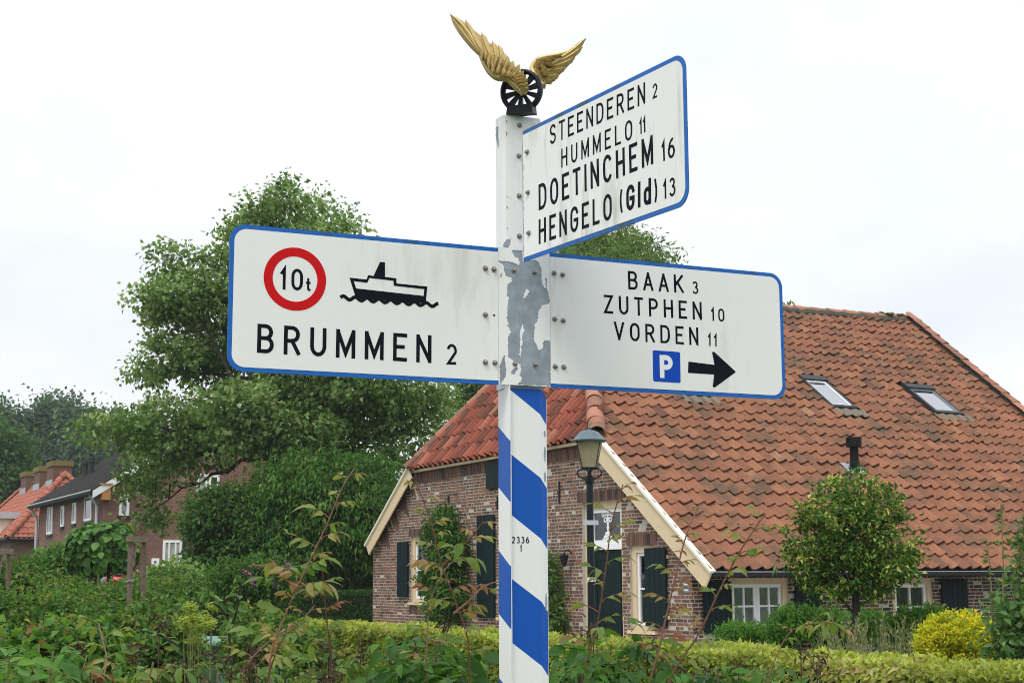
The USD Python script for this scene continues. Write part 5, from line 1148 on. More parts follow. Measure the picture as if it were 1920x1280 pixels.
def crown(blobs, nclump, nleaf, size, clump_r, shell=.55, droop=.35, aspect=.62, up=.5, tint_m=.45, tint_s=.22, light_top=.0, rg=RV, flat=.6, fine=False):
    """leaf clumps (sprays) spread through and mostly on the outside of a set of ellipsoids"""
    B = np.array(blobs); vol = (B[:, 3] * B[:, 4] + B[:, 3] * B[:, 5] + B[:, 4] * B[:, 5]); pick = rg.choice(len(B), nclump, p=vol / vol.sum()); b = B[pick]
    d = nrm(rg.normal(size=(nclump, 3))); r = 1 - (1 - shell) * rg.random(nclump) ** 1.6; r *= 1 + rg.normal(0, .10, nclump)
    C = b[:, :3] + d * r[:, None] * b[:, 3:]
    ct = rg.normal(tint_m, tint_s * .7, nclump)
    n = nclump * nleaf; ci = np.repeat(np.arange(nclump), nleaf)
    ax = nrm(d + np.array([0, 0, -droop * .6]) + rg.normal(0, .35, (nclump, 3)))
    off = rg.normal(size=(n, 3)) * clump_r * np.array([1, 1, flat]); along = rg.random(n) * clump_r * 1.6
    P = C[ci] + off * .8 + ax[ci] * along[:, None]
    D = nrm(ax[ci] * .6 + rg.normal(0, .7, (n, 3)) + np.array([0, 0, -droop])); N = nrm(np.array([0, 0, up * 2]) + d[ci] * .7 + rg.normal(0, .6, (n, 3)))
    L = size * np.clip(rg.normal(1, .22, n), .5, 1.6); t = np.clip(ct[ci] + rg.normal(0, tint_s, n), 0, 1)
    if fine: v, f = fine_leaves(P, D, N, L, L * aspect, .2); return v, f, np.repeat(t, 11), C
    v, f = leaf_mesh(P, D, N, L, L * aspect); return v, f, np.repeat(t, 4), C
def bez(a, b, c, n=9): t = np.linspace(0, 1, n)[:, None]; return (1 - t) ** 2 * a + 2 * t * (1 - t) * b + t * t * c
def limbs(m, trunk_, targets, r0, rg, sag=.15, n=9):
    trunk_ = np.asarray(trunk_)
    for T in targets:
        T = np.asarray(T); u = rg.uniform(.45, 1) * (len(trunk_) - 1); j = min(int(u), len(trunk_) - 2); top = trunk_[j] + (trunk_[j + 1] - trunk_[j]) * (u - j)
        if top[2] > T[2] + .3: top = trunk_[np.argmin(np.abs(trunk_[len(trunk_) // 2:, 2] - T[2] + .5)) + len(trunk_) // 2]
        L = np.linalg.norm(T - top); mid = (top + T) / 2 + np.array([0, 0, -sag * L * rg.random() + .12 * L]) + rg.normal(0, .06 * L, 3)
        p = bez(top, mid, T, n); p[1:-1] += rg.normal(0, .012 * L, (n - 2, 3)); m.tube(p, np.linspace(r0, r0 * .18, n), 6)
        for k in range(3):
            i = rg.integers(3, n - 1); q = p[i] + nrm(rg.normal(size=3) + [0, 0, .4]) * L * .2; m.tube(bez(p[i], (p[i] + q) / 2 + rg.normal(0, .04 * L, 3), q, 5), np.linspace(r0 * .4, r0 * .08, 5), 5)
def tree(name, label, cat, trunk, tr, blobs, leafm, barkm, nclump, nleaf, size, clump_r, limb_r=.045, group=None, seed=0, leaf_parts=0, **k):
    rg = np.random.default_rng(1000 + seed); trunk = np.asarray(trunk, float)
    t = thing(name, (trunk[0][0], trunk[0][1], 0), label, cat, group)
    m = MB(); m.tube(trunk, tr, 12); limbs(m, trunk, [b[:3] for b in blobs], limb_r, rg)
    put('trunk', m.mesh(), barkm, t, smooth=50)
    v, f, ti, C = crown(blobs, nclump, nleaf, size, clump_r, rg=rg, **k)
    put('crown', (v, f), leafm, t, tint=ti)
    return t
def shrub(name, label, cat, blobs, leafm, nclump, nleaf, size, clump_r, group=None, seed=0, stems=7, barkm='dark_bark', **k):
    rg = np.random.default_rng(2000 + seed); B = np.array(blobs); c = B[:, :3].mean(0); base = np.array([c[0], c[1], 0.])
    t = thing(name, base, label, cat, group)
    m = MB()
    for i in range(stems):
        b = B[rg.integers(len(B))]; T = b[:3] + nrm(rg.normal(size=3)) * b[3:] * .6; s = base + np.array([rg.normal(0, .12), rg.normal(0, .12), 0]); m.tube(bez(s, (s + T) / 2 + rg.normal(0, .08, 3), T, 6), np.linspace(.022, .006, 6), 5)
    put('stem', m.mesh(), barkm, t)
    v, f, ti, C = crown(blobs, nclump, nleaf, size, clump_r, rg=rg, **k)
    put('foliage', (v, f), leafm, t, tint=ti)
    return t

# ---- the lime tree in the middle distance
YT = 43.0
lime = [(545, 400, 65, 62), (480, 425, 55, 45), (612, 415, 50, 48), (662, 440, 34, 34), (325, 495, 42, 40), (350, 560, 78, 60), (295, 560, 42, 42), (450, 520, 95, 90), (570, 540, 130, 110), (680, 560, 90, 100), (325, 665, 72, 50), (278, 690, 32, 30), (430, 660, 110, 75), (455, 815, 50, 34), (610, 765, 60, 45), (535, 735, 70, 38), (500, 775, 60, 40), (430, 760, 60, 40), (565, 815, 55, 30),
        (560, 680, 110, 80), (690, 700, 100, 70), (225, 790, 62, 36), (170, 808, 30, 20), (300, 800, 85, 55), (420, 790, 95, 65), (560, 775, 110, 60), (690, 775, 85, 55), (762, 750, 62, 42), (806, 738, 28, 22), (266, 890, 36, 46), (288, 955, 24, 30), (355, 850, 60, 36), (720, 835, 55, 38), (640, 835, 45, 30), (780, 800, 36, 30)]
LB0 = [blob(x, y, YT + RV.normal(0, .9), a * .84, b * .84, (a + b) / 2) for x, y, a, b in lime]
LB0 = [(*(at(x, y, YT + 2.2) if (x, y) in ((420, 790), (560, 775), (430, 660)) else B_[:3]), *B_[3:]) for (x, y, a, b), B_ in zip(lime, LB0)]
LB0 = [(*(at(x, y, YT - 2.6) if (x, y) in ((500, 775), (430, 760), (565, 815), (455, 815)) else B_[:3]), *B_[3:]) for (x, y, a, b), B_ in zip(lime, LB0)]
tp = lambda x, y, Y: at(x, y, Y)
trunk = [np.array([*at(548, 1083, YT)[:2], 0]), tp(545, 960, YT - 1), tp(528, 890, YT - 1.2), tp(508, 855, YT - 1.3), tp(500, 790, YT - 1.2), tp(512, 720, YT - .6), tp(525, 640, YT)]
tree('lime_tree', 'big pale green lime tree rising behind the left signboard', 'tree', trunk, [.34, .27, .24, .20, .15, .11, .07], LB0, 'lime_leaf', 'dark_bark', 1950, 30, .155, .25, .08, seed=1, shell=.36, droop=.45, aspect=.72, tint_m=.45, tint_s=.27)
# ---- robinia behind the farmhouse
YR = 60.0
rob = [(1140, 470, 55, 36), (1190, 480, 45, 26), (1085, 480, 50, 40), (1262, 492, 12, 6), (1130, 540, 120, 60), (990, 560, 90, 70), (860, 740, 45, 22), (905, 715, 45, 25), (840, 775, 30, 18), (925, 690, 40, 30), (960, 640, 70, 60), (1472, 575, 8, 6)]
RB0 = [blob(x, y, YR + RV.normal(0, 1.2), a, b, (a + b) / 2 * 1.2) for x, y, a, b in rob]
tree('robinia_tree', 'feathery robinia tree whose crown shows above the right signboard', 'tree', [np.array([*at(1060, 1083, YR)[:2], 0]), at(1050, 850, YR), at(1040, 720, YR), at(1050, 620, YR)], [.3, .24, .19, .14], RB0, 'robinia_leaf', 'dark_bark', 1500, 30, .23, .36, .05, seed=2, shell=.35, droop=.3, aspect=.34, tint_m=.45)
# ---- big dark shrubs left of the farmhouse
YL = 38.5
shrub('laurel_shrub', 'tall rounded dark green laurel shrub left of the farmhouse gable', 'shrub', [blob(x, y, YL + dy, a, b) for x, y, a, b, dy in ((600, 905, 95, 55, 0), (680, 900, 70, 45, .5), (540, 930, 75, 60, .3), (640, 960, 110, 80, -.3), (560, 1010, 100, 75, 0), (660, 1040, 70, 60, 0), (500, 1000, 60, 70, .4))], 'laurel_leaf', 1700, 24, .165, .22, seed=3, shell=.6, droop=.8, aspect=.33, tint_m=.5, tint_s=.25, up=.9, stems=12)
shrub('beech_shrub', 'dark bushy shrub under the lime tree', 'shrub', [blob(x, y, 38.5, a, b) for x, y, a, b in ((415, 965, 55, 45), (450, 1000, 60, 60), (405, 1030, 36, 50), (440, 1065, 60, 36))], 'beech_leaf', 800, 24, .13, .18, seed=4, shell=.6, tint_m=.3)
bf = shrub('butterfly_bush', 'shrub with pink flower spikes before the dark shrubs', 'shrub', [blob(x, y, 25, a, b) for x, y, a, b in ((470, 1085, 45, 30), (520, 1085, 40, 30), (430, 1090, 30, 22))], 'beech_leaf', 260, 20, .09, .12, seed=5, aspect=.35, tint_m=.3)
rg = np.random.default_rng(6)
for px, py in ((482, 1060), (462, 1072), (478, 1083), (476, 1095), (505, 1090), (530, 1075), (537, 1068), (515, 1098), (540, 1058)):
    p = at(px, py, 24.6); m = MB()
    for k in range(16): s = trimesh.creation.icosphere(0, .015); u = rg.random(); m.add(s.vertices + p + np.array([.14 * (u - .5), rg.normal(0, .02), -.06 * (u - .5) + rg.normal(0, .015)]), s.faces)
    put('flower_spike', m.mesh(), 'pink_flower', bf)

# ---- clipped hedges
def hedge(name, label, path, zt_, w, leafm, dens, size, seed, aspect=.6, zb=0, core='hedge_core', rough=.03, tint_m=.5):
    rg = np.random.default_rng(3000 + seed); path = [np.array([x, y, 0.]) for x, y in path]
    t = thing(name, path[0], label, 'hedge'); m = MB(); V_, F_, T_ = [], [], []; n0 = 0
    for a, b in zip(path[:-1], path[1:]):
        L = np.linalg.norm(b - a); e = (b - a) / L; s = np.cross(UPV, e); s = s if s[1] < 0 else -s     # s towards the road
        m.box((0, -w / 2 + .1, zb), (L, w / 2 - .1, zt_ - .09), lambda v: a + v[:, :1] * e + v[:, 1:2] * s + v[:, 2:3] * UPV)
        for (area, kind) in ((L * (zt_ - zb), 'front'), (L * w, 'top'), (L * (zt_ - zb) * .35, 'back'), (w * (zt_ - zb), 'end0'), (w * (zt_ - zb), 'end1')):
            n = int(area * dens); u, h, dp = rg.random(n), rg.random(n), np.abs(rg.normal(0, .045, n))
            x_, y_ = u * L, (h - .5) * w
            wave = (meshkit.noise(np.c_[u * L * 2.2, h * 5, np.full(n, seed)]) - .5) * rough * 2
            if kind == 'front': P = a + np.outer(x_, e) + np.outer(w / 2 - dp + wave, s) + np.outer(zb + h * (zt_ - zb), UPV); nn = s
            elif kind == 'back': P = a + np.outer(x_, e) - np.outer(w / 2 - dp, s) + np.outer(zb + h * (zt_ - zb), UPV); nn = -s
            elif kind == 'top': P = a + np.outer(x_, e) + np.outer(y_, s) + np.outer(zt_ - dp + wave, UPV); nn = UPV
            else:
                sg = -1 if kind == 'end0' else 1; P = a + np.outer((0 if sg < 0 else L) + (-sg) * dp + rg.random(n) * 0, e) + np.outer((u - .5) * w, s) + np.outer(zb + h * (zt_ - zb), UPV); nn = sg * e
            D = nrm(rg.normal(0, .7, (n, 3)) + nn * .55 + np.array([0, 0, .15 if kind == 'top' else -.35])); N = nrm(nn + rg.normal(0, .5, (n, 3)) + np.array([0, 0, .5]))
            sz = size * np.clip(rg.normal(1, .25, n), .5, 1.7); v, f = leaf_mesh(P, D, N, sz, sz * aspect)
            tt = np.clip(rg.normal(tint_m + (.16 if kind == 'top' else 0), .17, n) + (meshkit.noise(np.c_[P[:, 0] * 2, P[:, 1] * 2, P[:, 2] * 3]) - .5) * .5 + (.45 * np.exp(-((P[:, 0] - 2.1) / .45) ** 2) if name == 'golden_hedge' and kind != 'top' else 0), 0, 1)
            V_.append(v); F_.append(f + n0); T_.append(np.repeat(tt, 4)); n0 += len(v)
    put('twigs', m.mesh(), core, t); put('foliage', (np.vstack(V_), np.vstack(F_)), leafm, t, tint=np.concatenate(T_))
    return t
hA0, hA1 = at(1925, 1262, 8.6), at(590, 1165, 19.2)
hedge('golden_hedge', 'low clipped golden green hedge running along the farmhouse front garden', [(hA1[0], hA1[1]), ((hA0[0] + hA1[0]) / 2, (hA0[1] + hA1[1]) / 2), (hA0[0] + .5, hA0[1] - .95)], 1.215, .62, 'golden_leaf', 3300, .047, 1, .6, rough=.05, tint_m=.45)
dh0, dh1 = at(325, 1083, 35.5), at(712, 1083, 37)
hedge('dark_hedge', 'dark green clipped hedge ending against the farmhouse corner', [(dh0[0], dh0[1]), (dh1[0], dh1[1])], 1.45, .9, 'dark_hedge_leaf', 1500, .06, 2, .5)

# ---- holly tree in front of the long side
YH = 15.0
hol = [(1598, 925, 55, 38), (1565, 960, 60, 45), (1640, 955, 50, 45), (1540, 1010, 62, 50), (1600, 1010, 70, 60), (1660, 1010, 55, 50), (1525, 1065, 50, 36), (1590, 1070, 65, 42), (1660, 1065, 50, 42), (1690, 1055, 28, 30), (1500, 1045, 22, 22), (1645, 1100, 36, 24), (1555, 1100, 40, 20)]
tree('holly_tree', 'small round holly tree with yellow edged leaves on a bare trunk', 'tree', [np.array([*at(1594, 1200, YH)[:2], 0]), at(1597, 1200, YH), at(1606, 1150, YH), at(1604, 1120, YH), at(1600, 1080, YH)], [.06, .052, .042, .036, .03], [blob(x, y, YH + RV.normal(0, .08), a, b) for x, y, a, b in hol], 'holly_leaf', 'dark_bark', 880, 14, .053, .045, .016, seed=7, shell=.42, droop=0, aspect=.5, tint_m=.54, tint_s=.27, up=.6)
# ---- yellow bush, box hedge, lavender, roses at the wall
shrub('yellow_bush', 'round bright yellow spindle bush near the right edge', 'shrub', [blob(x + 8, y, 12.6, a * 1.04, b) for x, y, a, b in ((1790, 1195, 62, 42), (1760, 1200, 42, 36), (1830, 1205, 36, 32), (1795, 1225, 66, 34), (1745, 1220, 28, 26), (1845, 1228, 22, 22))], 'yellow_bush_leaf', 1300, 14, .03, .022, seed=8, shell=.75, droop=-.3, aspect=.5, tint_m=.5, tint_s=.25)
shrub('box_shrub', 'fresh green low clipped shrub under the white casement windows', 'shrub', [blob(x, y, 17.5, a, b) for x, y, a, b in ((1480, 1180, 30, 26), (1520, 1178, 40, 24), (1565, 1180, 32, 22), (1500, 1205, 44, 20), (1620, 1175, 40, 16))], 'box_leaf', 700, 16, .06, .06, seed=9, shell=.7, droop=-.5, aspect=.34)
shrub('box_shrub', 'light green groundcover plant on the sill line below the left casements', 'shrub', [blob(x, y, 18.5, a, b) for x, y, a, b in ((1400, 1190, 34, 7), (1430, 1193, 26, 7), (1370, 1190, 20, 6))], 'box_leaf', 200, 14, .05, .06, seed=19, shell=.5, droop=-.6, aspect=.4, tint_m=.7, stems=3)
rgl = np.random.default_rng(10)
lav = thing('lavender', (*at(1640, 1190, 14)[:2], 0), 'grey green lavender clump with thin flower spikes around the holly trunk', 'plant')
P, D = [], []
m = MB()
for i in range(260):
    b_ = at(rgl.uniform(1545, 1800), 1225, rgl.uniform(12.6, 14.6)); b_[2] = .45; tip = b_ + np.array([rgl.normal(0, .10), rgl.normal(0, .1), rgl.uniform(.55, .98)]); pts = bez(b_, (b_ + tip) / 2 + [rgl.normal(0, .02), 0, .05], tip, 5); m.tube(pts, np.linspace(.004, .002, 5), 4, cap=False)
    for k in range(26): u = rgl.random() ** .7; P.append(b_ + (tip - b_) * u); D.append([rgl.normal(0, .5), rgl.normal(0, .5), .9])
put('stem', m.mesh(), 'stem_green', lav)
P, D = np.array(P), nrm(np.array(D)); v, f = leaf_mesh(P, D, nrm(rgl.normal(size=P.shape)), .045, .012, .1, .0); put('foliage', (v, f), 'lavender_leaf', lav, tint=np.repeat(np.clip(rgl.normal(.55, .3, len(P)), 0, 1), 4))
shrub('rhododendron', 'dark green shrub between the lavender and the yellow bush', 'shrub', [blob(x, y, 15.5, a, b) for x, y, a, b in ((1715, 1175, 32, 22), (1700, 1200, 40, 22), (1740, 1165, 18, 18))], 'laurel_leaf', 220, 14, .075, .06, seed=11, droop=-.2, aspect=.3)
ap = shrub('apple_bush', 'tall loose leafy shrub at the right edge in front of the farmhouse', 'shrub', [blob(x, y, 11.5, a, b) for x, y, a, b in ((1925, 1110, 26, 56), (1905, 1180, 34, 56), (1935, 1200, 40, 60), (1898, 1240, 30, 34), (1935, 1050, 18, 40))], 'apple_leaf', 170, 12, .068, .07, seed=12, shell=.2, aspect=.6, tint_m=.55, droop=.2)
for px, py0, py1, dx in ((1880, 1120, 945, -4), (1905, 1100, 985, 6), (1862, 1180, 1010, -12), (1915, 1060, 960, 3)):
    a_, b_ = at(px, py0, 11.4), at(px + dx, py1, 11.4); pts = bez(a_, (a_ + b_) / 2 + [.02, 0, 0], b_, 10); put('shoot', MB().tube(pts, np.linspace(.007, .003, 10), 5).mesh(), 'stem_green', ap)
    n = 34; u = RV.random(n); P = a_ + np.outer(u, b_ - a_); D = nrm(np.c_[RV.normal(0, 1, n), RV.normal(0, .6, n), RV.normal(.1, .4, n)]); v, f = fine_leaves(P, D, nrm(np.c_[RV.normal(0, .5, (n, 2)), np.ones(n)]), .055, .03); put('shoot_leaves', (v, f), 'apple_leaf', ap, tint=np.repeat(RV.uniform(.2, .9, n), 11))

# ---- climbers on the gable
def onwall(px, py, out): a, z = onG(px, py); return FG(np.array([[a, z, out]]))[0]
def climber(name, label, spots, leafm, ncl, nl, size, cr, seed, **k):
    B_ = []
    for px, py, rx, ry in spots:
        c = onwall(px, py, .22); e = onG(px - rx, py)[0] - onG(px + rx, py)[0]; r_ = abs(e) / 2; rz = abs(onG(px, py - ry)[1] - onG(px, py + ry)[1]) / 2; B_.append((*c, max(.14, r_ * .4 + .06), r_ * .62, rz * .85))
    return shrub(name, label, 'climber', B_, leafm, ncl, nl, size, cr, seed=seed, **k)
climber('climbing_shrub', 'dark evergreen climber trained up the gable wall beside the tall shutter', [(852, 985, 20, 30), (844, 1010, 26, 32), (870, 1025, 24, 36), (856, 1060, 34, 36), (842, 1090, 30, 34), (868, 1110, 32, 34), (854, 1145, 36, 24), (848, 962, 6, 14)], 'laurel_leaf', 900, 16, .085, .09, 13, shell=.7, aspect=.45, tint_m=.35, tint_s=.3, droop=.3)
climber('climbing_rose', 'thin climbing rose on the brick wall right of the signpost', [(1046, 1070, 8, 30), (1050, 1110, 12, 34), (1048, 1150, 16, 26), (1060, 1165, 12, 18)], 'lime_leaf', 200, 12, .09, .09, 14, shell=.4, aspect=.55, tint_m=.35)

# ---- catalpa with large leaves
YC = 31.0
rgc = np.random.default_rng(15)
cb = [blob(x, y, YC, a, b) for x, y, a, b in ((190, 1010, 60, 36), (160, 1020, 36, 34), (225, 1015, 30, 36), (185, 1035, 58, 34), (150, 1040, 26, 22), (235, 1040, 20, 22))]
cat_ = thing('catalpa_tree', (*at(192, 1083, YC)[:2], 0), 'small round headed catalpa tree with large heart shaped leaves', 'tree')
for px0, px1 in ((176, 178), (206, 202)): put('trunk', MB().tube([np.array([*at(px0, 1083, YC)[:2], 0]), at(px0, 1080, YC), at(px1, 1035, YC)], [.07, .06, .05], 9).mesh(), 'dark_bark', cat_, smooth=50)
B = np.array(cb); n = 1500; b = B[rgc.integers(len(B), size=n)]; d = nrm(rgc.normal(size=(n, 3)) + [0, -.4, .2]); P = b[:, :3] + d * b[:, 3:] * (1 - .25 * rgc.random(n))[:, None]
D = nrm(d * .5 + np.array([0, 0, -.8]) + rgc.normal(0, .35, (n, 3))); N = nrm(d + np.array([0, 0, .8]) + rgc.normal(0, .3, (n, 3))); sz = .17 * np.clip(rgc.normal(1, .2, n), .5, 1.5)
ti = np.clip(rgc.normal(.5, .25, n), 0, 1); order = np.argsort(P[:, 1])
for i in order[:240]:
    v, f = fine_leaves(P[i:i + 1], D[i:i + 1], N[i:i + 1], sz[i:i + 1], sz[i:i + 1] * .85, .25); put('leaf', (v, f), 'catalpa_leaf', cat_, tint=ti[i], smooth=True)
rest = order[240:]; v, f = fine_leaves(P[rest], D[rest], N[rest], sz[rest], sz[rest] * .85, .25); put('crown', (v, f), 'catalpa_leaf', cat_, tint=np.repeat(ti[rest], 11), smooth=True, kind='stuff')

# ---- shrubs of the left gardens
sh = [('green_shrub', 'fresh green shrub between the drainpipe and the catalpa', [(105, 1055, 36, 30, 36), (130, 1040, 26, 26, 36), (95, 1075, 30, 22, 36), (140, 1065, 26, 26, 36)], 'box_leaf', 320, 16, .11, .15, .6),
      ('leafy_shrub', 'shrub along the catalpa trunks with yellowish tips', [(30, 1110, 60, 36, 21), (-20, 1090, 40, 40, 21), (85, 1118, 50, 26, 21), (150, 1125, 50, 26, 20), (60, 1070, 30, 22, 22)], 'beech_leaf', 700, 18, .07, .10, .6),
      ('leafy_shrub', 'broad green shrub behind the tall tree stake', [(215, 1128, 55, 30, 19), (280, 1122, 50, 30, 20), (320, 1100, 36, 24, 21), (250, 1140, 60, 34, 18.5), (300, 1145, 40, 34, 18.5)], 'beech_leaf', 700, 18, .07, .10, .6),
      ('leafy_shrub', 'pale green shrub below the white framed ground floor window', [(335, 1085, 32, 26, 27), (300, 1088, 26, 20, 27), (365, 1095, 24, 16, 27)], 'lime_leaf', 260, 16, .10, .12, .6),
      ('beech_hedge_shrub', 'dense beech shrub at the left edge behind the dried flower heads', [(-10, 1160, 60, 50, 13), (60, 1165, 70, 46, 13), (30, 1215, 90, 60, 12.6)], 'beech_leaf', 620, 16, .055, .07, .6),
      ('beech_hedge_shrub', 'dense beech shrub left of the tall tree stake', [(140, 1165, 70, 44, 12.8), (205, 1170, 60, 40, 12.8), (160, 1215, 100, 56, 12.2), (240, 1215, 60, 50, 12.2)], 'beech_leaf', 680, 16, .055, .07, .6),
      ('beech_hedge_shrub', 'dense beech shrub right of the tall tree stake', [(300, 1175, 50, 40, 12.6), (300, 1220, 50, 50, 12)], 'beech_leaf', 560, 16, .055, .07, .6),
      ('currant_bush', 'dark leafed currant bush low behind the roses at left', [(90, 1225, 70, 50, 9.4), (160, 1230, 60, 46, 9.4), (30, 1240, 60, 44, 9.4)], 'bush_leaf', 330, 12, .055, .06, .9),
      ('beech_hedge_shrub', 'beech shrub reaching out past the left edge of the picture', [(-120, 1160, 80, 50, 13), (-200, 1180, 90, 60, 13), (-110, 1215, 90, 60, 12.6)], 'beech_leaf', 560, 16, .055, .07, .6),
      ('leafy_shrub', 'far shrub behind the stake at the left edge', [(-110, 1105, 60, 40, 21), (-190, 1100, 60, 44, 21), (-260, 1105, 60, 44, 21)], 'beech_leaf', 480, 18, .07, .10, .6),
      ('garden_shrub', 'shrub between the green bin and the golden hedge', [(470, 1180, 40, 34, 17.5), (520, 1195, 45, 34, 17), (560, 1215, 40, 30, 16), (475, 1225, 40, 34, 15)], 'beech_leaf', 420, 16, .065, .08, .6)]
for i, (nm, lab, bl__, mt, nc, nl, sz, cr, asp) in enumerate(sh):
    shrub(nm, lab, 'shrub', [blob(x, y + 10, Y, a, b) for x, y, a, b, Y in bl__], mt, nc, nl, sz, cr, seed=30 + i, shell=.55, aspect=asp, tint_m=.48, tint_s=.25, droop=.1)
# dill-like umbels
di = thing('dill_plant', (*at(375, 1200, 12.5)[:2], 0), 'dill plant with flat yellow green flower umbels above the bin', 'plant'); rgd = np.random.default_rng(41)
for px, py, r in ((358, 1142, 10), (345, 1168, 14), (362, 1162, 14), (372, 1178, 20), (395, 1175, 12), (352, 1178, 12), (366, 1205, 16), (398, 1142, 9), (388, 1165, 12)):
    c = at(px, py, 11.5 + rgd.normal(0, .15)); st_ = np.array([at(372, 1300, 11.5)[0] + rgd.normal(0, .05), c[1], .35]); put('stalk', MB().tube(bez(st_, np.array([c[0], c[1], c[2] * .6]), c, 7), np.linspace(.007, .003, 7), 5).mesh(), 'stem_green', di)
    m = MB(); R_ = .95 * r * 11.5 / FPX
    for k in range(34):
        q = c + np.array([rgd.normal(0, R_ * .5), rgd.normal(0, R_ * .5), .02 + rgd.normal(0, .012)]); m.tube([c - [0, 0, .03], q], .0012, 3, cap=False)
        for j in range(7): s = trimesh.creation.icosphere(0, .0055); m.add(s.vertices * [1.2, 1.2, .7] + q + rgd.normal(0, .011, 3), s.faces)
    put('umbel', m.mesh(), 'umbel_yellow', di)
# young apple whip in front of the dark hedge
wh_ = thing('young_apple_tree', (*at(430, 1250, 9)[:2], 0), 'young apple whip with silvery shoots in front of the dark hedge', 'tree'); rga = np.random.default_rng(42)
for pts_ in (((432, 1270), (430, 1190), (428, 1150), (420, 1118)), ((430, 1190), (445, 1140), (455, 1060)), ((429, 1160), (405, 1130), (388, 1112)), ((335, 1210), (300, 1190), (262, 1180))):
    P_ = np.array([at(x, y, 9) for x, y in pts_]); tt = np.linspace(0, 1, len(P_)); t2 = np.linspace(0, 1, 14); P_ = np.c_[[np.interp(t2, tt, P_[:, k]) for k in range(3)]].T
    put('branch', MB().tube(P_, np.linspace(.009, .003, 14), 6).mesh(), 'dark_bark', wh_)
    n = 16; u = rga.random(n) ** .8; P = np.c_[[np.interp(u, t2, P_[:, k]) for k in range(3)]].T; D = nrm(np.c_[rga.normal(0, .9, n), rga.normal(0, .6, n), rga.normal(-.1, .5, n)])
    for i in range(n):
        v, f = fine_leaves(P[i:i + 1], D[i:i + 1], nrm(np.array([[rga.normal(0, .6), rga.normal(0, .6), 1]])), .065, .04, .35); put('leaf', (v, f), 'apple_leaf', wh_, tint=float(rga.uniform(.2, 1)), smooth=True)

# ---- far poplars and a nearer dark tree
far_t = [(20, 800, 75, 85, 150), (95, 790, 55, 75, 155), (150, 800, 50, 70, 150), (205, 810, 45, 66, 152), (250, 830, 50, 60, 150), (-45, 790, 60, 80, 150), (310, 840, 60, 60, 156)]
for i, (x, y, rx, ry, Y) in enumerate(far_t):
    rg = np.random.default_rng(500 + i); k = Y / FPX; bl2 = []
    for j in range(15): bl2.append(blob(x + rg.normal(0, rx * .45), y + 38 + rg.uniform(-.75, 1.7) * ry, Y + rg.normal(0, 2), rx * .38 * rg.uniform(.7, 1.2), ry * .30 * rg.uniform(.7, 1.2)))
    b0 = at(x, 1083, Y); b0[2] = 0
    tree('poplar_tree', ['poplar at the left of the distant wood', 'tallest poplar of the distant wood behind the orange roof', 'poplar of the distant wood above the dark roof', 'poplar of the distant wood touching the lime tree', 'poplar of the distant wood half behind the lime tree', 'poplar cut by the left edge of the picture', 'poplar hidden deepest behind the lime tree'][i], 'tree', [b0, at(x, 950, Y), at(x, y, Y)], [.5, .4, .25], bl2, 'poplar_leaf', 'bark', 480, 34, .46, 1.0, .18, 'poplars of the distant wood', seed=60 + i, shell=.5, aspect=.7, tint_m=.45, tint_s=.2)
bl2 = [blob(x, y, 105, a, b) for x, y, a, b in ((5, 850, 32, 40), (-20, 830, 30, 40), (15, 890, 36, 40), (-5, 920, 40, 40), (30, 930, 30, 30))]
b0 = at(0, 1083, 105); b0[2] = 0
tree('dark_tree', 'dark broad tree standing behind the orange roof at the left edge', 'tree', [b0, at(0, 900, 105)], [.4, .3], bl2, 'beech_leaf', 'bark', 420, 26, .3, .6, .14, seed=80, aspect=.65, tint_m=.25)
# trees far behind everything that close the view between houses
# ================================================================ roses and leafy bushes beside the road
def compound(base, d, up, L, nl, ls, rg, tint_, spread=.75, asp=.46, curl=.45):
    """one rose leaf: a stalk with paired leaflets and one at the end -> (v, f, tint per vertex)"""
    d = unit(d); sd = unit(np.cross(up, d)); up = np.cross(d, sd); n2 = (nl - 1) // 2
    pts = np.array([base + d * L * u - up * .22 * L * u * u for u in np.linspace(0, 1, 5)])
    m = MB(); m.tube(pts, np.linspace(.0022, .0012, 5), 4, cap=False)
    P, D, N, S = [pts[-1]], [unit(d - up * .45 + rg.normal(0, .12, 3))], [up + rg.normal(0, .2, 3)], [ls * 1.12]
    for k in range(n2):
        u = 1 - (k + .55) * (.78 / max(n2, 1)); c = base + d * L * u - up * .22 * L * u * u
        for s in (-1, 1): P.append(c); D.append(unit(d * .55 + s * sd * spread - up * (.25 + .2 * rg.random()) + rg.normal(0, .14, 3))); N.append(up + s * sd * .2 + rg.normal(0, .2, 3)); S.append(ls * (1 - .15 * k) * rg.uniform(.85, 1.12))
    S = np.array(S); v, f = fine_leaves(np.array(P), np.array(D), nrm(np.array(N)), S, S * asp, rg.uniform(.05, curl + .4, len(S)), rg.uniform(.12, .5))
    t = np.repeat(np.clip(tint_ + rg.normal(0, .06, len(S)), 0, 1), 11)
    m2 = MB(); m2.add(v, f, t); vv, ff = m.mesh(); m2.add(vv, ff, np.full(len(vv), min(1, tint_ + .2)))
    return m2
def path3(pts, n=24):
    pts = np.array(pts); s = np.r_[0, np.cumsum(np.linalg.norm(np.diff(pts, axis=0), axis=1))]
    from scipy.interpolate import PchipInterpolator
    t = np.linspace(0, s[-1], n); return np.c_[[PchipInterpolator(s, pts[:, k])(t) for k in range(3)]].T, s[-1]
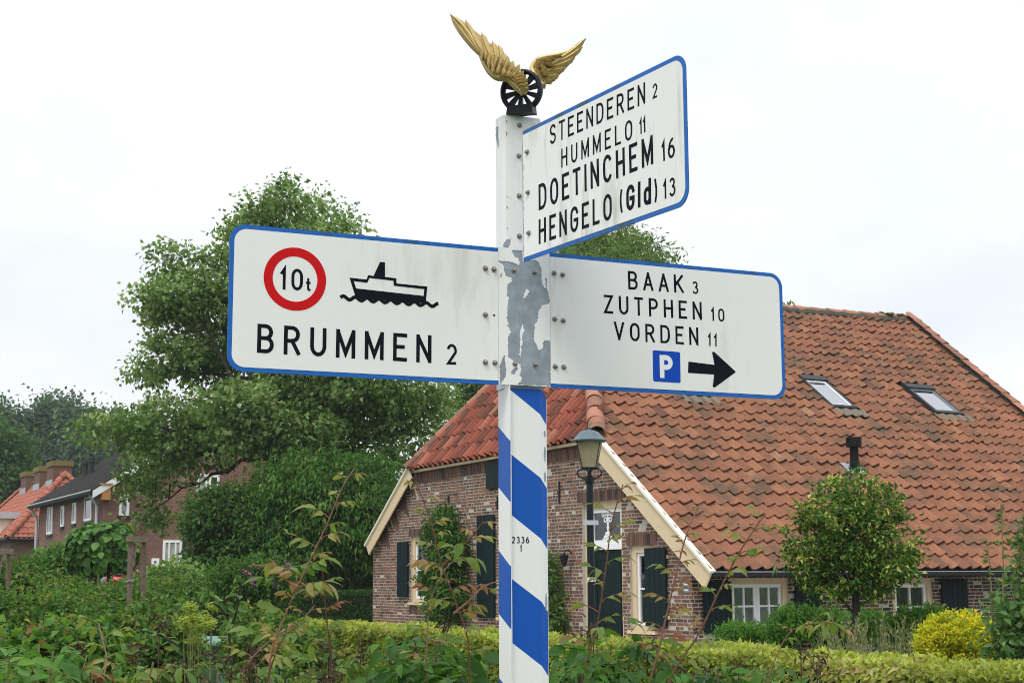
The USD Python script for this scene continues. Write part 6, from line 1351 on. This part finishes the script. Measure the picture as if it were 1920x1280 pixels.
def shoot(label, lines, Y, seed, bronze=.7, step=.055, ls=.05, nl=5, thick=.0055, thorn=True, stemm='stem_red', mat_='rose_leaf', group='tall rose shoots', lean=.25):
    rg = np.random.default_rng(4000 + seed); t = None
    for li, ln in enumerate(lines):
        P = [at(x, y, Y + lean * i / len(ln) * (1 if seed % 2 else -1)) for i, (x, y) in enumerate(ln)]
        if t is None: t = thing('rose_shoot', (P[0][0], P[0][1], 0), label, 'plant', group)
        if li == 0 and P[0][2] > .1: P = [np.array([P[0][0] + rg.normal(0, .08), P[0][1] + .05, 0.])] + P
        pts, L = path3(P, 40); rr = np.linspace(thick, thick * .4, 40)
        put('stem', MB().tube(pts, rr, 7).mesh(), stemm, t, smooth=50)
        vis = np.array([i for i in range(40) if pts[i][2] > at(960, 1245, Y)[2]])
        k = vis[0] / 39 * L; a0 = rg.random() * 6
        while k < L:
            u = k / L * 39; i = min(int(u), 38); p = pts[i] + (pts[i + 1] - pts[i]) * (u - i); T = unit(pts[i + 1] - pts[i]); a0 += 2.4 + rg.normal(0, .3); q = unit(np.array([math.cos(a0), math.sin(a0) * .6, 0]))
            fr = (L - k) / L; sz = ls * 1.18 * (.62 + .6 * min(1, fr * 2.2)) * rg.uniform(.8, 1.2); dd = unit(q + T * (.55 + .8 * max(0, .3 - fr)) + [0, 0, .05])
            nlf = 3 if fr < .06 else (nl if rg.random() < .75 else nl - 2)
            m = compound(p, dd, unit(UPV + rg.normal(0, .15, 3)), sz * 1.5, nlf, sz, rg, np.clip(bronze - .10 + rg.normal(0, .13) + .10 * (fr < .25), 0, 1)); put('leaf', m.mesh(), mat_, t, tint=m.tint(), smooth=True)
            if thorn and rg.random() < .55:
                b_ = p + q * thick * .5; put('thorn', MB().tube([b_, b_ + unit(q - T * .35) * .014], [.0035, .0003], 5).mesh(), 'stem_red', t)
            k += step * .8 * rg.uniform(.75, 1.25)
    return t
shoot('bronze green rose shoot rising tallest left of the gable', [[(505, 1250), (544, 1131), (586, 1040), (619, 969), (643, 911), (666, 876)], [(560, 1100), (530, 1080), (512, 1050)]], 5.6, 1, .66, .06, .05)
shoot('straight brown rose shoot in front of the golden hedge end', [[(620, 1225), (611, 1150), (606, 1090), (602, 1035)]], 5.9, 2, .68, .075, .045)
shoot('low arching rose shoot with dry bronze leaves before the dark hedge', [[(455, 1260), (480, 1225), (520, 1190), (555, 1170), (590, 1135)]], 5.7, 3, .78, .055, .045)
shoot('rose shoot crossing the climber and leaning to the gable corner', [[(880, 1220), (855, 1130), (829, 1062), (811, 990), (793, 935), (775, 895)], [(829, 1062), (860, 1030), (885, 1005), (905, 978)]], 5.9, 4, .68, .062, .042)
shoot('reddish rose shoot bending right to the signpost', [[(800, 1240), (803, 1150), (829, 1076), (845, 1055)], [(850, 1150), (885, 1120), (905, 1100), (935, 1090)]], 5.8, 5, .78, .07, .045)
shoot('green rose shoot crossing the street lamp post', [[(1090, 1280), (1117, 1183), (1134, 1077), (1146.5, 985), (1168, 908)]], 5.6, 6, .60, .055, .052)
shoot('red stemmed rose shoot rising in front of the bargeboard foot', [[(1215, 1290), (1232, 1230), (1248, 1160), (1269, 1069), (1290, 993), (1312, 945)]], 5.8, 7, .86, .05, .042, thick=.007)
shoot('rose shoot leaning right across the dark shutter and the tiles', [[(1250, 1295), (1315, 1179), (1353, 1098), (1391, 1027), (1436, 962)]], 5.7, 8, .62, .058, .048, thick=.0065)
shoot('thin pale rose shoot arching low before the casement windows', [[(1440, 1290), (1462, 1215), (1487, 1179), (1516, 1169), (1540, 1150)], [(1516, 1169), (1550, 1165), (1580, 1175)]], 6.2, 9, .66, .07, .035, thick=.004)
shoot('short bronze rose shoot left of the golden hedge', [[(500, 1290), (515, 1230), (535, 1190), (572, 1165)]], 5.5, 10, .75, .055, .045)
shoot('short green rose shoot with five large drooping leaves at lower left', [[(190, 1300), (200, 1240), (192, 1200), (185, 1168)]], 5.2, 11, .55, .05, .06)

def rose_bush(label, px, pyt, hw, Y, seed, n=90, ls=.055, nl=5, bronze=.35, mat_='bush_leaf', canes=9, asp=.5, dead=2, thin=0):
    rg = np.random.default_rng(5000 + seed); n = int(n * 1.35); c = at(px, 1083, Y); ztop = at(px, pyt + 16, Y)[2]; W_ = hw * Y / FPX
    t = thing('rose_bush', (c[0], c[1], 0), label, 'bush', 'leafy bushes along the road edge'); tips = []
    for i in range(canes):
        b_ = np.array([c[0] + rg.normal(0, W_ * .3), c[1] + rg.normal(0, .15), 0]); tp_ = np.array([c[0] + rg.uniform(-1, 1) * W_, c[1] + rg.normal(0, .28), ztop * rg.uniform(.86, 1.0)])
        p = bez(b_, np.array([(b_[0] + tp_[0]) / 2, (b_[1] + tp_[1]) / 2, ztop * .75]), tp_, 12); put('cane', MB().tube(p, np.linspace(.007, .003, 12), 6).mesh(), 'stem_green' if rg.random() < .6 else 'stem_red', t); tips.append(p)
    st_ = MB()
    for i in range(n * 2):
        p = tips[rg.integers(canes)]; u = rg.uniform(.45, 1) * 11; j = min(int(u), 10); q = p[j] + (p[j + 1] - p[j]) * (u - j) + rg.normal(0, 1, 3) * [.075, .06, .045]; a0 = rg.random() * 6.28
        d = np.array([math.cos(a0), math.sin(a0) * .8 - .25, rg.normal(.15, .3)]); s = ls * 1.02 * rg.uniform(.65, 1.3)
        m = compound(q, d, unit(UPV + rg.normal(0, .3, 3) - [0, .25, 0]), s * 1.5, nl if rg.random() < .7 else 3, s, rg, np.clip(rg.normal(bronze - .06, .17), 0, 1), asp=asp)
        if i < n: put('leaf', m.mesh(), mat_, t, tint=m.tint(), smooth=True)
        else: st_.add(*m.mesh(), m.tint())
    put('inner_leaves', st_.mesh(), mat_, t, tint=st_.tint(), smooth=True, kind='stuff')
    for i in range(dead):
        p = tips[rg.integers(canes)][-1] + rg.normal(0, .05, 3) + [0, 0, .02]; m = MB()
        for k in range(26): v, f = fine_leaves(p[None] + rg.normal(0, .018, (1, 3)), rg.normal(size=(1, 3)), rg.normal(size=(1, 3)), .03, .008, .6); m.add(v, f)
        m.tube([p + [0, 0, -.22], p], .0025, 5); put('dried_flower_head', m.mesh(), 'dry_brown', t)
rose_bush('bright green bush with long leaves in the lower left corner', 45, 1195, 75, 4.9, 1, 90, .062, 3, .5, asp=.42)
rose_bush('rose bush with yellowing leaves below the tall tree stake', 215, 1200, 95, 5.4, 2, 80, .058, 5, .55, 'rose_leaf', dead=4)
rose_bush('thin bush with dried flower heads in front of the bin', 385, 1215, 90, 6.0, 3, 60, .05, 5, .5, 'rose_leaf', dead=7)
rose_bush('tangled rose bush below the left shoots', 540, 1205, 95, 6.2, 4, 70, .048, 5, .55, 'rose_leaf', dead=6)
rose_bush('rose bush in front of the golden hedge, left of the glossy one', 690, 1205, 90, 6.3, 5, 80, .05, 5, .45, 'rose_leaf', dead=5)
rose_bush('glossy dark green bush just left of the signpost', 845, 1180, 85, 6.0, 6, 110, .068, 3, .32, asp=.54, dead=2)
rose_bush('glossy green bush just right of the signpost', 1085, 1180, 60, 5.9, 7, 90, .062, 3, .32, asp=.54, dead=2)
rose_bush('green bush around the foot of the red stemmed shoot', 1200, 1190, 85, 6.0, 8, 100, .058, 5, .42, dead=3)
rose_bush('green bush right of the red stemmed shoot', 1325, 1212, 85, 6.0, 9, 80, .05, 5, .4, dead=3)
rose_bush('low thin bush in front of the browned stretch of hedge', 1450, 1238, 85, 6.2, 10, 50, .045, 5, .45, 'rose_leaf', dead=4)
rose_bush('bright green bush running out of the picture at lower left', -80, 1200, 80, 5.2, 11, 60, .06, 3, .45, asp=.42)
# ================================================================ the air
usdkit_haze = usdkit.material(stage, '/World/Looks/haze', {'v': ('principled_volume', {'color': (.90, .94, 1.0), 'density': .00026, 'anisotropy': .2})}, [], volume='v.volume')
M['haze'] = usdkit_haze
hz = trimesh.creation.box((700, 420, 45)); hz.apply_translation((0, 150, 21.5))
put('haze', hz, 'haze', kind='stuff')
